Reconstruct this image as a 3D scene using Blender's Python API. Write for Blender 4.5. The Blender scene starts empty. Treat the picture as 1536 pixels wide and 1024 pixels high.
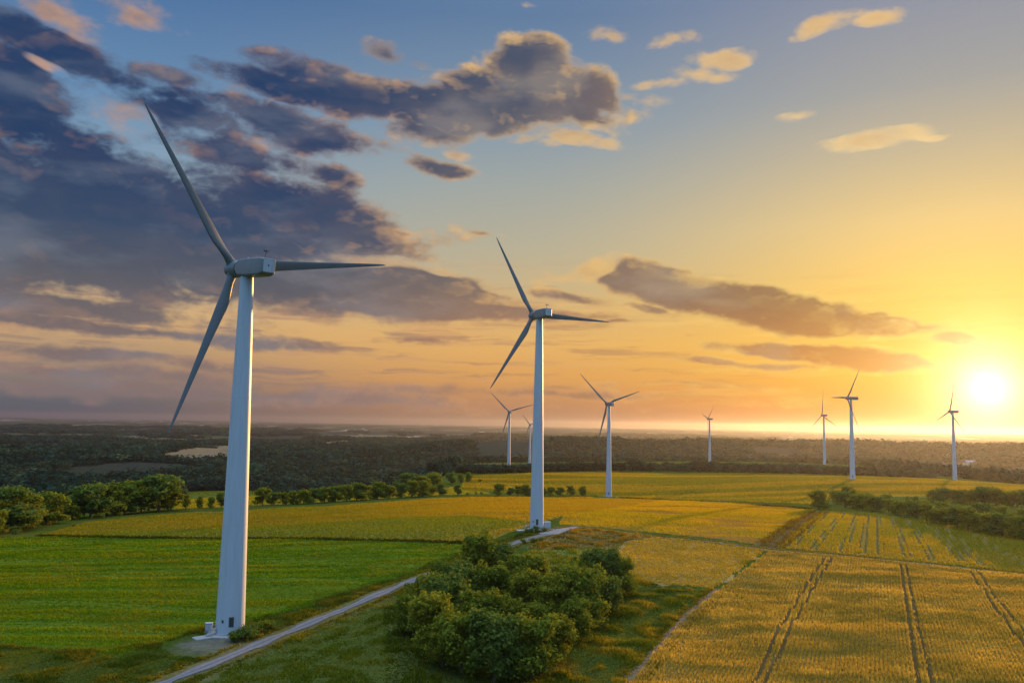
import bpy, bmesh, math, random
import numpy as np
from mathutils import Matrix, Vector

random.seed(7)
RNG = np.random.default_rng(11)
SC = bpy.context.scene
COL = SC.collection
rad = math.radians

# ------------------------------------------------------------------ camera
FOC = 1250.0                       # focal length in units of the 1536 px wide photograph
PITCH = math.atan(123 / FOC)
ROLL = rad(0.95)
ZC = 46.0
CAM = np.array([0.0, 0.0, ZC])
FWD = np.array([0.0, math.cos(PITCH), math.sin(PITCH)])
_r0 = np.array([1.0, 0.0, 0.0])
_u0 = np.cross(_r0, FWD)
RIGHT = math.cos(ROLL) * _r0 + math.sin(ROLL) * _u0
UP = np.cross(RIGHT, FWD)


def ray(px, py):
    d = FWD + (px - 768) / FOC * RIGHT + (512 - py) / FOC * UP
    return d / np.linalg.norm(d)


def azel(px, py):
    d = ray(px, py)
    return math.atan2(d[0], d[1]), math.asin(d[2])


cam_data = bpy.data.cameras.new("camera")
cam_data.sensor_width = 36.0
cam_data.lens = 36.0 * FOC / 1536
cam_data.clip_start = 0.5
cam_data.clip_end = 200000.0
cam = bpy.data.objects.new("camera", cam_data)
COL.objects.link(cam)
cam.matrix_world = Matrix(((RIGHT[0], UP[0], -FWD[0], CAM[0]),
                           (RIGHT[1], UP[1], -FWD[1], CAM[1]),
                           (RIGHT[2], UP[2], -FWD[2], CAM[2]),
                           (0, 0, 0, 1)))
SC.camera = cam

SC.view_settings.view_transform = 'Standard'
SC.view_settings.look = 'None'
SC.view_settings.exposure = 0.8
SC.view_settings.gamma = 1.0
SC.render.engine = 'CYCLES'
SC.cycles.use_denoising = True
SC.cycles.max_bounces = 6
SC.cycles.diffuse_bounces = 3
SC.cycles.transmission_bounces = 3
SC.cycles.transparent_max_bounces = 6
SC.cycles.volume_bounces = 0
SC.cycles.sample_clamp_indirect = 4.0
SC.cycles.caustics_reflective = False
SC.cycles.caustics_refractive = False


def lin(r, g, b):
    def f(c):
        c /= 255.0
        return c / 12.92 if c <= 0.04045 else ((c + 0.055) / 1.055) ** 2.4
    return (f(r), f(g), f(b), 1.0)


# ------------------------------------------------------------------ node helper
class NT:
    def __init__(self, tree):
        self.t = tree
        tree.nodes.clear()

    def n(self, kind, **kw):
        nd = self.t.nodes.new(kind)
        for k, v in kw.items():
            setattr(nd, k, v)
        return nd

    def put(self, sock, v):
        if isinstance(v, bpy.types.NodeSocket):
            self.t.links.new(v, sock)
        elif v is not None:
            sock.default_value = v

    def m(self, op, a, b=None, c=None, clamp=False):
        nd = self.n('ShaderNodeMath', operation=op)
        nd.use_clamp = clamp
        for s, v in zip(nd.inputs, (a, b, c)):
            self.put(s, v)
        return nd.outputs[0]

    def v(self, op, a, b=None, scale=None):
        nd = self.n('ShaderNodeVectorMath', operation=op)
        self.put(nd.inputs[0], a)
        if b is not None:
            self.put(nd.inputs[1], b)
        if scale is not None:
            self.put(nd.inputs['Scale'], scale)
        return nd.outputs['Value'] if op in ('DOT_PRODUCT', 'LENGTH', 'DISTANCE') else nd.outputs[0]

    def ss(self, x, lo, hi, o0=0.0, o1=1.0):
        nd = self.n('ShaderNodeMapRange', interpolation_type='SMOOTHSTEP')
        for s, v in zip(nd.inputs, (x, lo, hi, o0, o1)):
            self.put(s, v)
        return nd.outputs[0]

    def lr(self, x, lo, hi, o0=0.0, o1=1.0):
        nd = self.n('ShaderNodeMapRange')
        for s, v in zip(nd.inputs, (x, lo, hi, o0, o1)):
            self.put(s, v)
        return nd.outputs[0]

    def mix(self, f, a, b, blend='MIX'):
        nd = self.n('ShaderNodeMix', data_type='RGBA', blend_type=blend)
        nd.clamp_factor = True
        self.put(nd.inputs[0], f)
        self.put(nd.inputs[6], a)
        self.put(nd.inputs[7], b)
        return nd.outputs[2]

    def xyz(self, x, y, z=0.0):
        nd = self.n('ShaderNodeCombineXYZ')
        for s, v in zip(nd.inputs, (x, y, z)):
            self.put(s, v)
        return nd.outputs[0]

    def sep(self, v):
        nd = self.n('ShaderNodeSeparateXYZ')
        self.put(nd.inputs[0], v)
        return nd.outputs

    def noise(self, vec, scale, detail=4.0, rough=0.5, dim='3D', distortion=0.0, color=False):
        nd = self.n('ShaderNodeTexNoise', noise_dimensions=dim)
        if vec is not None:
            self.put(nd.inputs['Vector'], vec)
        nd.inputs['Scale'].default_value = scale
        nd.inputs['Detail'].default_value = detail
        nd.inputs['Roughness'].default_value = rough
        nd.inputs['Distortion'].default_value = distortion
        return nd.outputs['Color'] if color else nd.outputs[0]

    def ramp(self, fac, stops, interp='LINEAR'):
        nd = self.n('ShaderNodeValToRGB')
        cr = nd.color_ramp
        cr.interpolation = interp
        while len(cr.elements) > 1:
            cr.elements.remove(cr.elements[-1])
        cr.elements[0].position = stops[0][0]
        cr.elements[0].color = stops[0][1]
        for p, c in stops[1:]:
            e = cr.elements.new(p)
            e.color = c
        self.put(nd.inputs[0], fac)
        return nd.outputs[0]


# ------------------------------------------------------------------ sky and sun
SUN_DIR = ray(1482, 583)
SUN_AZ = math.atan2(SUN_DIR[0], SUN_DIR[1])
SUN_EL = math.asin(SUN_DIR[2])

world = bpy.data.worlds.new("World")
SC.world = world
world.use_nodes = True
world.cycles.sampling_method = 'MANUAL'
world.cycles.sample_map_resolution = 1024

# clouds: centre x, y, radius x, y (in photograph pixels, turned at once into azimuth / elevation), tilt in degrees, weight
CLOUDS = [
    (-10, 125, 110, 64, 10, 1.0), (50, 185, 140, 48, 18, .85), (120, 248, 180, 40, 6, .85), (150, 325, 430, 80, 0, 1.25), (-80, 320, 240, 120, 0, 1.3),
    (430, 318, 180, 56, 6, 1.15), (500, 262, 55, 24, 12, .9), (545, 325, 60, 16, 12, .8), (285, 180, 110, 34, 4, .9), (440, 192, 150, 32, 6, .95), (340, 225, 130, 26, 6, .8),
    (120, 80, 120, 28, 16, .85), (30, 45, 100, 26, 12, .85), (-20, 20, 120, 30, 0, .8),
    (220, 382, 340, 40, 5, 1.0), (20, 390, 190, 32, 8, .9),
    (245, 112, 80, 16, 6, .55), (250, 142, 75, 14, -4, .6), (330, 150, 60, 12, 0, .5),
    (420, 128, 120, 20, 4, 1.0), (540, 138, 160, 32, 6, 1.15), (660, 160, 150, 36, 6, 1.2), (760, 150, 140, 38, 6, 1.15),
    (800, 108, 80, 44, 8, 1.0), (885, 140, 100, 36, 18, 1.0), (800, 72, 40, 18, 0, .7), (585, 80, 50, 20, 16, .66), (625, 92, 40, 14, 0, .55),
    (640, 192, 80, 22, 4, .8), (900, 182, 60, 8, 6, .7), (850, 160, 120, 26, 12, 1.0),
    (670, 252, 60, 15, 8, .9), (722, 354, 40, 5, 4, .5), (520, 340, 120, 22, 6, .7), (600, 345, 50, 9, 4, .55), (590, 355, 40, 7, 4, .5),
    (480, 432, 330, 42, 4, 1.2), (640, 428, 150, 28, 6, 1.1), (640, 466, 250, 20, 1, 1.15), (120, 408, 260, 34, 4, .9), (70, 452, 260, 22, 3, .85),
    (200, 494, 340, 13, 2, .72), (130, 530, 280, 13, 1, .70), (640, 514, 85, 9, 2, .7), (770, 470, 150, 15, 2, 1.0), (850, 445, 70, 12, 8, .8), (920, 486, 40, 5, 3, .6),
    (930, 425, 60, 20, 14, 1.1), (1000, 430, 110, 34, 12, 1.4), (1110, 456, 120, 30, 12, 1.35), (1200, 476, 120, 30, 6, 1.4),
    (1290, 488, 110, 18, 5, 1.2), (1370, 494, 50, 8, 2, .85), (1130, 440, 46, 16, 0, .9), (1010, 408, 50, 18, 0, 1.0), (1220, 462, 40, 14, 0, .9), (1310, 476, 40, 10, 0, .8),
    (1180, 527, 110, 13, 5, 1.1), (1300, 540, 130, 16, 6, 1.15), (1390, 551, 50, 7, 3, .8), (1065, 540, 60, 7, 2, .75), (1140, 545, 120, 8, 3, .7),
    (1432, 513, 40, 11, 4, .95), (975, 466, 60, 9, 6, .75),
    (350, 590, 620, 20, 0, .62), (850, 590, 420, 14, 0, .62), (200, 562, 500, 16, 1, .58), (1000, 575, 260, 7, 0, .5),
]
# small clouds wholly lit by the sun
GOLDEN = [
    (85, 12, 80, 24, 14, 1.1), (205, 14, 66, 20, 10, 1.1), (205, 172, 60, 26, 0, .9), (70, 92, 50, 12, 6, .7),
    (868, 202, 80, 12, 8, 1.0), (785, 206, 55, 11, 2, .9), (950, 145, 60, 18, 10, .9), (830, 190, 60, 10, 6, .8), (692, 229, 34, 11, 4, .85),
    (915, 54, 52, 16, 2, 1.0), (992, 62, 60, 16, -4, 1.0), (1075, 85, 46, 15, -4, 1.0), (1042, 111, 54, 13, 4, .9), (985, 124, 66, 13, -4, .85),
    (1238, 38, 52, 14, -6, 1.0), (1323, 26, 34, 12, 0, .95), (1305, 209, 80, 14, -4, 1.05), (1390, 204, 34, 5, 2, .8), (1195, 171, 40, 8, 0, .6), (1185, 226, 26, 7, 0, .6), (785, 13, 20, 8, 0, .7),
    (740, 432, 60, 18, 4, .8), (850, 412, 60, 16, -4, .8), (885, 404, 46, 24, -14, 1.15), (470, 118, 60, 14, 0, .8), (1470, 517, 34, 9, 0, .7), (560, 395, 120, 20, 4, .8), (660, 410, 60, 14, 6, .8),
]


def build_sky():
    w = NT(world.node_tree)
    tc = w.n('ShaderNodeTexCoord').outputs['Generated']
    d = w.v('NORMALIZE', tc)
    s = w.sep(d)
    az = w.m('ARCTAN2', s[0], s[1])
    el = w.m('ARCSINE', s[2])
    # clear sky: three elevation ramps (left, middle, right of the view) and one for the sky behind; unseen zenith brightened as added fill light
    E0, E1 = -0.1, 1.58
    t = w.lr(el, E0, E1)

    def P(deg):
        return (rad(deg) - E0) / (E1 - E0)

    left = w.ramp(t, [(P(-3), lin(96, 96, 110)), (P(0), lin(78, 86, 104)), (P(1.2), lin(104, 106, 112)), (P(3.5), lin(172, 146, 122)), (P(6), lin(220, 178, 126)),
                      (P(8.5), lin(205, 180, 145)), (P(11.5), lin(165, 176, 178)), (P(16), lin(136, 166, 190)), (P(20), lin(108, 146, 184)), (P(27), lin(74, 114, 164)),
                      (P(36), lin(90, 130, 178)), (P(46), (.24, .40, .62, 1)), (P(62), (1.7, 2.05, 2.6, 1)), (P(90), (2.4, 2.7, 3.3, 1))])
    mid = w.ramp(t, [(P(-3), lin(130, 104, 92)), (P(0), lin(158, 118, 96)), (P(1.2), lin(188, 134, 96)), (P(3), lin(226, 164, 92)), (P(5.5), lin(236, 184, 108)),
                     (P(8.5), lin(212, 184, 134)), (P(12), lin(190, 182, 156)), (P(16), lin(168, 174, 168)), (P(20), lin(140, 160, 176)), (P(27), lin(100, 130, 166)),
                     (P(36), lin(104, 138, 180)), (P(46), (.28, .42, .62, 1)), (P(62), (1.8, 2.05, 2.5, 1)), (P(90), (2.4, 2.7, 3.3, 1))])
    right = w.ramp(t, [(P(-3), lin(180, 86, 16)), (P(0), lin(214, 106, 12)), (P(1.5), lin(236, 140, 24)), (P(4), lin(248, 184, 60)), (P(9), lin(244, 200, 106)),
                       (P(13), lin(232, 202, 138)), (P(17), lin(200, 186, 154)), (P(21), lin(166, 168, 166)), (P(27), lin(142, 150, 170)),
                       (P(36), lin(140, 155, 180)), (P(46), (.38, .44, .58, 1)), (P(62), (1.9, 2.05, 2.4, 1)), (P(90), (2.4, 2.7, 3.3, 1))])
    back = w.ramp(t, [(P(-3), (.10, .12, .17, 1)), (P(0), (.10, .22, .44, 1)), (P(12), (.07, .30, .74, 1)), (P(28), (.11, .36, .80, 1)), (P(45), (.22, .42, .74, 1)), (P(62), (1.7, 2.05, 2.6, 1)), (P(90), (2.4, 2.7, 3.3, 1))])
    c = w.mix(w.ss(az, -0.52, 0.02), left, mid)
    c = w.mix(w.ss(az, -0.02, 0.50), c, right)
    c = w.mix(w.ss(w.m('ABSOLUTE', az), 0.75, 1.7), c, back)
    # physical sky of the same sun, a share of the light
    sky = w.n('ShaderNodeTexSky', sky_type='NISHITA')
    sky.sun_disc = False
    sky.sun_elevation = SUN_EL
    sky.sun_rotation = SUN_AZ
    sky.altitude = 200
    sky.air_density = 1.0
    sky.dust_density = 2.0
    # clouds
    uv = w.xyz(az, el, 0.0)
    wn = w.noise(uv, 9.0, 3, .5, color=True)
    warp = w.v('MULTIPLY', w.v('SUBTRACT', wn, (.5, .5, .5)), (.052, .030, 0))

    def blobs(lst, p, k=1.45):
        q = w.v('ADD', p, warp)
        M = None
        for cx, cy, rx, ry, tilt, wt in lst:
            a, e = azel(cx, cy)
            mp = w.n('ShaderNodeMapping', vector_type='TEXTURE')
            w.put(mp.inputs[0], q)
            mp.inputs['Location'].default_value = (a, e, 0)
            mp.inputs['Rotation'].default_value = (0, 0, -rad(tilt + 0.95))
            mp.inputs['Scale'].default_value = (k * rx / FOC, k * ry / FOC, 1)
            g = w.n('ShaderNodeTexGradient', gradient_type='SPHERICAL')
            w.put(g.inputs[0], mp.outputs[0])
            gk = w.m('MULTIPLY', g.outputs[1], wt)
            M = gk if M is None else w.m('MAXIMUM', M, gk)
        return w.m('MINIMUM', M, 1.0)

    M1 = blobs(CLOUDS, uv)
    M2 = blobs(GOLDEN, uv, 1.32)
    MM = w.m('MAXIMUM', M1, M2)
    gold = w.ss(w.m('SUBTRACT', M2, M1), -.12, .18)
    rag = w.m('ADD', w.m('MULTIPLY', gold, .75), 1.0)

    wn2 = w.v('MULTIPLY', w.v('SUBTRACT', w.noise(uv, 22.0, 3, .5, color=True), (.5, .5, .5)), (.012, .008, 0))

    def field(p, M, lit_only=None):
        sp = w.v('MULTIPLY', w.v('ADD', p, wn2), (1.0, 1.75, 1.0))
        f1 = w.noise(sp, 10.0, 10 if lit_only is None else 4, .60, distortion=.0)
        nz = w.m('MULTIPLY', w.m('SUBTRACT', f1, .5), 1.5)
        for sc_, am in ((21.0, .20), (46.0, .13)) + (((98.0, .05),) if lit_only is None else ()):
            q = w.noise(w.v('ADD', sp, (sc_, 2.3, 0)), sc_, 0, .5)
            nz = w.m('ADD', nz, w.m('MULTIPLY', w.m('SUBTRACT', w.m('ABSOLUTE', w.m('SUBTRACT', w.m('MULTIPLY', q, 2.0), 1.0)), .22), am))
        nz = w.m('MULTIPLY', nz, w.m('MULTIPLY', rag, w.ss(M, .0, .25)))
        return w.m('ADD', M, nz), M

    D, M = field(uv, MM)
    Da, _ = field(uv, MM, True)
    Db, _ = field(w.v('ADD', uv, (.008, .014, 0)), MM, True)
    alpha = w.ss(D, .18, w.lr(w.ss(w.m('SUBTRACT', M2, M1), -.12, .18), 0, 1, .56, .95))
    thick = w.ss(w.m('ADD', w.m('MULTIPLY', D, .65), w.m('MULTIPLY', M1, .35)), .24, .66)
    rim = w.m('MULTIPLY', w.m('SUBTRACT', w.m('SUBTRACT', Da, Db), .05), w.ss(az, -.45, .05, 1.7, 6.0), clamp=True)
    rim = w.m('MULTIPLY', rim, w.ss(D, .55, 1.15, 1.0, .12))
    edge = w.ss(az, -.42, .10, .05, .85)          # thin cloud glows more the nearer it is to the sun
    glow_thin = w.m('MULTIPLY', w.m('SUBTRACT', 1.0, thick), edge)
    # cloud colours by place: shaded bodies and sunlit edges
    tE = w.lr(el, 0.0, 0.5)
    dl = w.ramp(tE, [(0, lin(122, 112, 118)), (.08, lin(140, 120, 116)), (.22, lin(112, 104, 108)), (.32, lin(80, 88, 104)), (.42, lin(50, 72, 104)), (.55, lin(34, 59, 98)), (.8, lin(34, 62, 102)), (1, lin(44, 74, 116))])
    dm = w.ramp(tE, [(0, lin(160, 118, 96)), (.2, lin(176, 130, 98)), (.34, lin(128, 112, 106)), (.6, lin(92, 94, 108)), (.85, lin(78, 86, 106)), (1, lin(84, 94, 120))])
    dr = w.ramp(tE, [(0, lin(214, 130, 50)), (.15, lin(190, 122, 66)), (.3, lin(126, 92, 74)), (.5, lin(190, 150, 108)), (1, lin(226, 170, 100))])
    dark = w.mix(w.ss(az, -.30, .06), dl, dm)
    dark = w.mix(w.ss(az, .0, .42), dark, dr)
    ll = w.ramp(tE, [(0, lin(170, 132, 116)), (.2, lin(206, 158, 122)), (.5, lin(214, 166, 136)), (1, lin(226, 176, 130))])
    lm = w.ramp(tE, [(0, lin(214, 150, 96)), (.3, lin(240, 190, 120)), (.7, lin(244, 198, 130)), (1, lin(246, 200, 128))])
    lr_ = w.ramp(tE, [(0, lin(255, 190, 70)), (.25, lin(255, 222, 120)), (.6, lin(252, 220, 160)), (1, lin(246, 200, 130))])
    lit = w.mix(w.ss(az, -.34, .04), ll, lm)
    lit = w.mix(w.ss(az, .0, .42), lit, lr_)
    rimw = w.m('MULTIPLY', rim, w.ss(thick, .0, 1.0, 1.0, .55))
    shade = w.m('MULTIPLY', w.m('SUBTRACT', 1.0, glow_thin), w.m('SUBTRACT', 1.0, w.m('MULTIPLY', rimw, .9)))
    mott = w.noise(w.v('MULTIPLY', uv, (1, 2.4, 1)), 16.0, 5, .55)
    dark = w.mix(w.m('MULTIPLY', w.lr(mott, .4, .8, 0, 1), w.ss(az, -.5, .0, .10, .30)), dark, w.mix(.35, dark, lit))
    shade = w.m('MULTIPLY', shade, w.m('SUBTRACT', 1.0, w.m('MULTIPLY', gold, w.lr(mott, .35, .65, .9, .5))))
    soft = w.noise(w.v('MULTIPLY', w.v('ADD', uv, wn2), (1, 2.6, 1)), 7.5, 4, .5)
    dark = w.mix(w.m('MULTIPLY', w.ss(soft, .46, .68), .38), dark, w.mix(w.ss(az, -.45, .1, .10, .35), (.17, .24, .33, 1), lit))
    cc = w.mix(shade, lit, dark)
    st = w.noise(w.v('ADD', w.v('MULTIPLY', uv, (2.6, 30.0, 1)), w.v('SCALE', wn2, scale=22.0)), 2.2, 6, .58)
    st2 = w.noise(w.v('ADD', w.v('MULTIPLY', uv, (3.4, 44.0, 1)), (9, 4, 2)), 2.0, 5, .55)
    band = w.m('MULTIPLY', w.ss(el, .012, .045), w.ss(el, .10, .21, 1.0, 0.0))
    band = w.m('MULTIPLY', band, w.ss(az, .02, .48, 1.0, .25))
    c = w.mix(w.m('MULTIPLY', w.m('MULTIPLY', w.ss(st, .50, .64), band), .8), c, w.mix(.25, dark, lit))
    c = w.mix(w.m('MULTIPLY', w.m('MULTIPLY', w.ss(st2, .52, .66), band), .7), c, lit)
    c = w.mix(w.m('MULTIPLY', alpha, w.m('SUBTRACT', .96, w.m('MULTIPLY', gold, .12))), c, cc)
    # glow of the low sun
    gam = w.m('ARCCOSINE', w.m('MINIMUM', w.v('DOT_PRODUCT', d, tuple(SUN_DIR)), 1.0))

    def ex(a, p=1.0):
        return w.m('EXPONENT', w.m('MULTIPLY', w.m('POWER', w.m('DIVIDE', gam, a), p), -1.0))

    def addc(c, f, col):
        return w.mix(1.0, c, w.v('SCALE', col, scale=f), 'ADD')
    c = addc(c, w.m('MULTIPLY', ex(.024, 1.0), 2.4), (1.0, .90, .62))
    c = addc(c, w.m('MULTIPLY', ex(.055, 1.0), .75), (1.0, .78, .32))
    c = addc(c, w.m('MULTIPLY', ex(.15, 1.2), .50), (1.0, .50, .055))
    bg = w.n('ShaderNodeBackground')
    w.put(bg.inputs[0], c)
    bg.inputs[1].default_value = 0.53
    bg2 = w.n('ShaderNodeBackground')
    w.put(bg2.inputs[0], w.v('SCALE', sky.outputs[0], scale=w.ss(w.m('ABSOLUTE', az), .7, 1.5)))
    bg2.inputs[1].default_value = NISHITA
    add = w.n('ShaderNodeAddShader')
    w.t.links.new(bg.outputs[0], add.inputs[0])
    w.t.links.new(bg2.outputs[0], add.inputs[1])
    out = w.n('ShaderNodeOutputWorld')
    w.t.links.new(add.outputs[0], out.inputs[0])


NISHITA = 0.08
build_sky()

sun_data = bpy.data.lights.new("sun", 'SUN')
sun_data.energy = 5.0
sun_data.angle = rad(0.6)
sun_data.color = (1.0, 0.50, 0.13)
sun = bpy.data.objects.new("sun", sun_data)
COL.objects.link(sun)
LAMP = Vector((math.sin(SUN_AZ) * math.cos(SUN_EL + rad(3.5)), math.cos(SUN_AZ) * math.cos(SUN_EL + rad(3.5)), math.sin(SUN_EL + rad(3.5))))
sun.rotation_euler = (-LAMP).to_track_quat('-Z', 'Y').to_euler()


# ------------------------------------------------------------------ terrain
_perm = np.random.default_rng(5).random((256, 256))


def vnoise(x, y):
    xi = np.floor(x).astype(np.int64)
    yi = np.floor(y).astype(np.int64)
    fx = x - xi
    fy = y - yi
    fx = fx * fx * (3 - 2 * fx)
    fy = fy * fy * (3 - 2 * fy)

    def g(a, b):
        return _perm[a % 256, b % 256]
    return ((g(xi, yi) * (1 - fx) + g(xi + 1, yi) * fx) * (1 - fy)
            + (g(xi, yi + 1) * (1 - fx) + g(xi + 1, yi + 1) * fx) * fy)


def fbm(x, y, octs=4, gain=.5):
    s = 0.0
    a = 1.0
    t = 0.0
    for k in range(octs):
        s = s + a * vnoise(x * 2 ** k + 17.3 * k, y * 2 ** k + 5.1 * k)
        t += a
        a *= gain
    return s / t


def sstep(x, a, b):
    t = np.clip((x - a) / (b - a), 0, 1)
    return t * t * (3 - 2 * t)


HCTRL = np.array([
    (-60.3, 186.7, -.5), (10.3, 314.6, 6.8), (86.5, 735.9, -16.2), (-1.6, 1131.7, -18.8), (41.3, 1764, -36), (379.6, 1597.8, -19.5),
    (519.3, 1387.7, -12.6), (340.8, 837.1, -3.8), (525.8, 994.5, -11.9),
    (0, 0, -3), (0, -300, -8), (120, 150, 0), (-130, 150, -1.5), (190, 260, 2.5), (300, 430, 1), (450, 560, -3), (20, 600, -8), (-150, 470, -5),
    (-240, 400, -6), (220, 1150, -19), (-80, 850, -15), (720, 900, -14), (600, 480, -6), (-600, 250, -18), (-350, 80, -8), (500, 100, -4), (-100, 300, 1.0), (60, 230, 2.2),
    (900, 1500, -30), (-500, 900, -30),
])


def _tps(r):
    return np.where(r > 1e-9, r * r * np.log(np.maximum(r, 1e-9)), 0.0)


_cx = HCTRL[:, :2] / 500.0
_K = _tps(np.linalg.norm(_cx[:, None] - _cx[None], axis=2)) + np.eye(len(_cx)) * 1e-3
_Pm = np.hstack([np.ones((len(_cx), 1)), _cx])
_A = np.block([[_K, _Pm], [_Pm.T, np.zeros((3, 3))]])
_W = np.linalg.solve(_A, np.concatenate([HCTRL[:, 2], np.zeros(3)]))

_RB = np.array([(-180, 500), (-70, 430), (-31, 440), (-24, 580), (-20, 640), (-7, 720), (-4.5, 1000), (-2.5, 1850), (5, 1900), (12, 1750),
                (20, 1700), (26, 1300), (33, 1000), (70, 900), (180, 500)], float)


def plateau(x, y):
    px_, py_ = x / 500.0, y / 500.0
    z = _W[-3] + _W[-2] * px_ + _W[-1] * py_
    for i in range(len(_cx)):
        r2 = (px_ - _cx[i, 0]) ** 2 + (py_ - _cx[i, 1]) ** 2
        z = z + _W[i] * 0.5 * np.where(r2 > 1e-12, r2 * np.log(np.maximum(r2, 1e-12)), 0)
    return z


def height(x, y):
    x = np.asarray(x, float)
    y = np.asarray(y, float)
    d = np.hypot(x, y)
    az = np.degrees(np.arctan2(x, y))
    rb = np.interp(az, _RB[:, 0], _RB[:, 1])
    p = np.clip(plateau(np.clip(x, -900, 1500), np.clip(y, -500, 2000)), -45, 12)
    # gentle swells of the field surface
    p = p + (fbm(x / 26 + 3, y / 19 + 9, 3) - .5) * 0.95 * sstep(d, 60, 140)
    low = -66 + (fbm(x / 900 + 31, y / 900 + 7, 4) - .5) * 34 + (fbm(x / 420 + 3, y / 260 + 17, 3) - .5) * 26
    low = low + 58 * np.exp(-((d - 2950) / 620.0) ** 2) * sstep(az, -14, 2) * (.88 + .2 * fbm(x / 700 + 5, y / 700, 3))
    low = low + 22 * np.exp(-((d - 2300) / 500.0) ** 2) * sstep(-az, -8, 8) * fbm(x / 500, y / 500 + 3, 3)
    low = low + sstep(d, 5000, 16000) * (fbm(x / 5200 + 2, y / 5200 + 8, 4) - .28) * 62
    t = sstep(d, rb, rb * 1.12 + 380)
    return p * (1 - t) + low * t


def at(px, py, dmax=60000.0):
    """The point of the ground that the photograph shows at a pixel."""
    r = ray(px, py)
    ds = np.concatenate([np.arange(60, 2500, 2.0), np.arange(2500, dmax, 25.0)])
    z = CAM[2] + r[2] * ds - height(r[0] * ds, r[1] * ds)
    k = np.argmax(z < 0)
    if z[k] >= 0:
        k = len(ds) - 1
    a, b = ds[max(k - 1, 0)], ds[k]
    for _ in range(18):
        m = (a + b) / 2
        if CAM[2] + r[2] * m - height(r[0] * m, r[1] * m) < 0:
            b = m
        else:
            a = m
    d = (a + b) / 2
    return np.array([r[0] * d, r[1] * d, CAM[2] + r[2] * d])


def plan(pts):
    return np.array([at(*p)[:2] for p in pts])


def inside(poly, x, y):
    x = np.asarray(x)
    y = np.asarray(y)
    r = np.zeros(x.shape, bool)
    n = len(poly)
    for i in range(n):
        x1, y1 = poly[i]
        x2, y2 = poly[(i + 1) % n]
        c = (y1 > y) != (y2 > y)
        with np.errstate(divide='ignore', invalid='ignore'):
            xx = (x2 - x1) * (y - y1) / (y2 - y1 + 1e-12) + x1
        r ^= c & (x < xx)
    return r


def dist_line(line, x, y):
    d = np.full(np.shape(x), 1e9)
    for (x1, y1), (x2, y2) in zip(line[:-1], line[1:]):
        dx, dy = x2 - x1, y2 - y1
        t = np.clip(((x - x1) * dx + (y - y1) * dy) / (dx * dx + dy * dy + 1e-9), 0, 1)
        d = np.minimum(d, np.hypot(x - x1 - t * dx, y - y1 - t * dy))
    return d


def smooth_line(pts, n=6):
    """Catmull-Rom through plan points."""
    p = [pts[0]] + list(pts) + [pts[-1]]
    out = []
    for i in range(1, len(p) - 2):
        for k in range(n):
            t = k / n
            a, b, c, d = p[i - 1], p[i], p[i + 1], p[i + 2]
            out.append(.5 * ((2 * b) + (-a + c) * t + (2 * a - 5 * b + 4 * c - d) * t * t + (-a + 3 * b - 3 * c + d) * t ** 3))
    out.append(pts[-1])
    return np.array(out)


# field outlines, measured once in the photograph and laid on the ground
FIELD = {
    'green': [(-260, 800), (-60, 808), (60, 805), (160, 806), (380, 808), (560, 812), (690, 815), (722, 818), (645, 856), (560, 882), (470, 906), (400, 925),
              (330, 940), (290, 945), (240, 966), (170, 985), (110, 975), (0, 968), (-260, 960)],
    'olive': [(60, 802), (130, 783), (300, 768), (480, 760), (620, 750), (700, 745), (880, 745), (1000, 749), (940, 760), (850, 772), (800, 786), (770, 796), (722, 814), (690, 812),
              (560, 809), (380, 805), (160, 803)],
    'gold': [(845, 774), (940, 760), (1000, 749), (1120, 755), (1222, 763), (1214, 769), (1140, 817), (1080, 808), (1000, 800), (900, 790), (840, 786)],
    'far': [(702, 712), (900, 708), (1140, 710), (1380, 716), (1620, 735), (1620, 748), (1400, 745), (1250, 745), (1214, 756), (1120, 752), (950, 746), (880, 742), (740, 738), (690, 734)],
    'strip': [(262, 738), (380, 735), (560, 738), (640, 734), (700, 728), (735, 740), (660, 742), (480, 752), (262, 764)],
    'right': [(1238, 766), (1300, 769), (1420, 787), (1536, 806), (1720, 838), (1720, 886), (1536, 858), (1300, 834), (1168, 821)],
    'pale': [(942, 812), (985, 806), (1070, 815), (1148, 825), (1070, 884), (1056, 881), (1000, 877), (955, 870), (925, 832)],
    'wheat': [(1154, 827), (1300, 838), (1536, 862), (1800, 892), (1800, 1320), (860, 1320), (946, 1020), (1020, 935), (1078, 886)],
    'dry': [(790, 822), (830, 805), (872, 791), (930, 797), (978, 805), (938, 811), (925, 826), (880, 821), (820, 826)],
    'patch': [(758, 838), (790, 828), (830, 823), (882, 823), (928, 832), (945, 860), (880, 862), (780, 862)],
    'meadow': [(945, 868), (1000, 879), (1062, 886), (1010, 935), (940, 1022), (880, 1320), (700, 1320), (780, 1020), (860, 950)],
    'copse': [(575, 910), (700, 868), (780, 865), (950, 872), (930, 940), (860, 985), (830, 1320), (560, 1320), (580, 1000)],
    'slope': [(250, 1060), (350, 1000), (440, 955), (530, 915), (600, 882), (700, 846), (760, 838), (700, 866), (578, 912), (585, 1000), (560, 1320), (200, 1320)],
}
FIELD = {k: plan(v) for k, v in FIELD.items()}
ROAD = smooth_line(plan([(120, 1075), (232, 1030), (335, 988), (432, 948), (522, 911), (602, 877), (690, 846), (752, 822), (800, 806), (838, 797), (866, 790)]))
TRAM_WHEAT = [plan(p) for p in ([(1243, 837), (1215, 880), (1180, 938), (1135, 1030), (1100, 1110)], [(1355, 848), (1368, 920), (1388, 1030), (1405, 1110)],
                                [(1461, 858), (1498, 910), (1556, 985), (1640, 1100)])]
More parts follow.
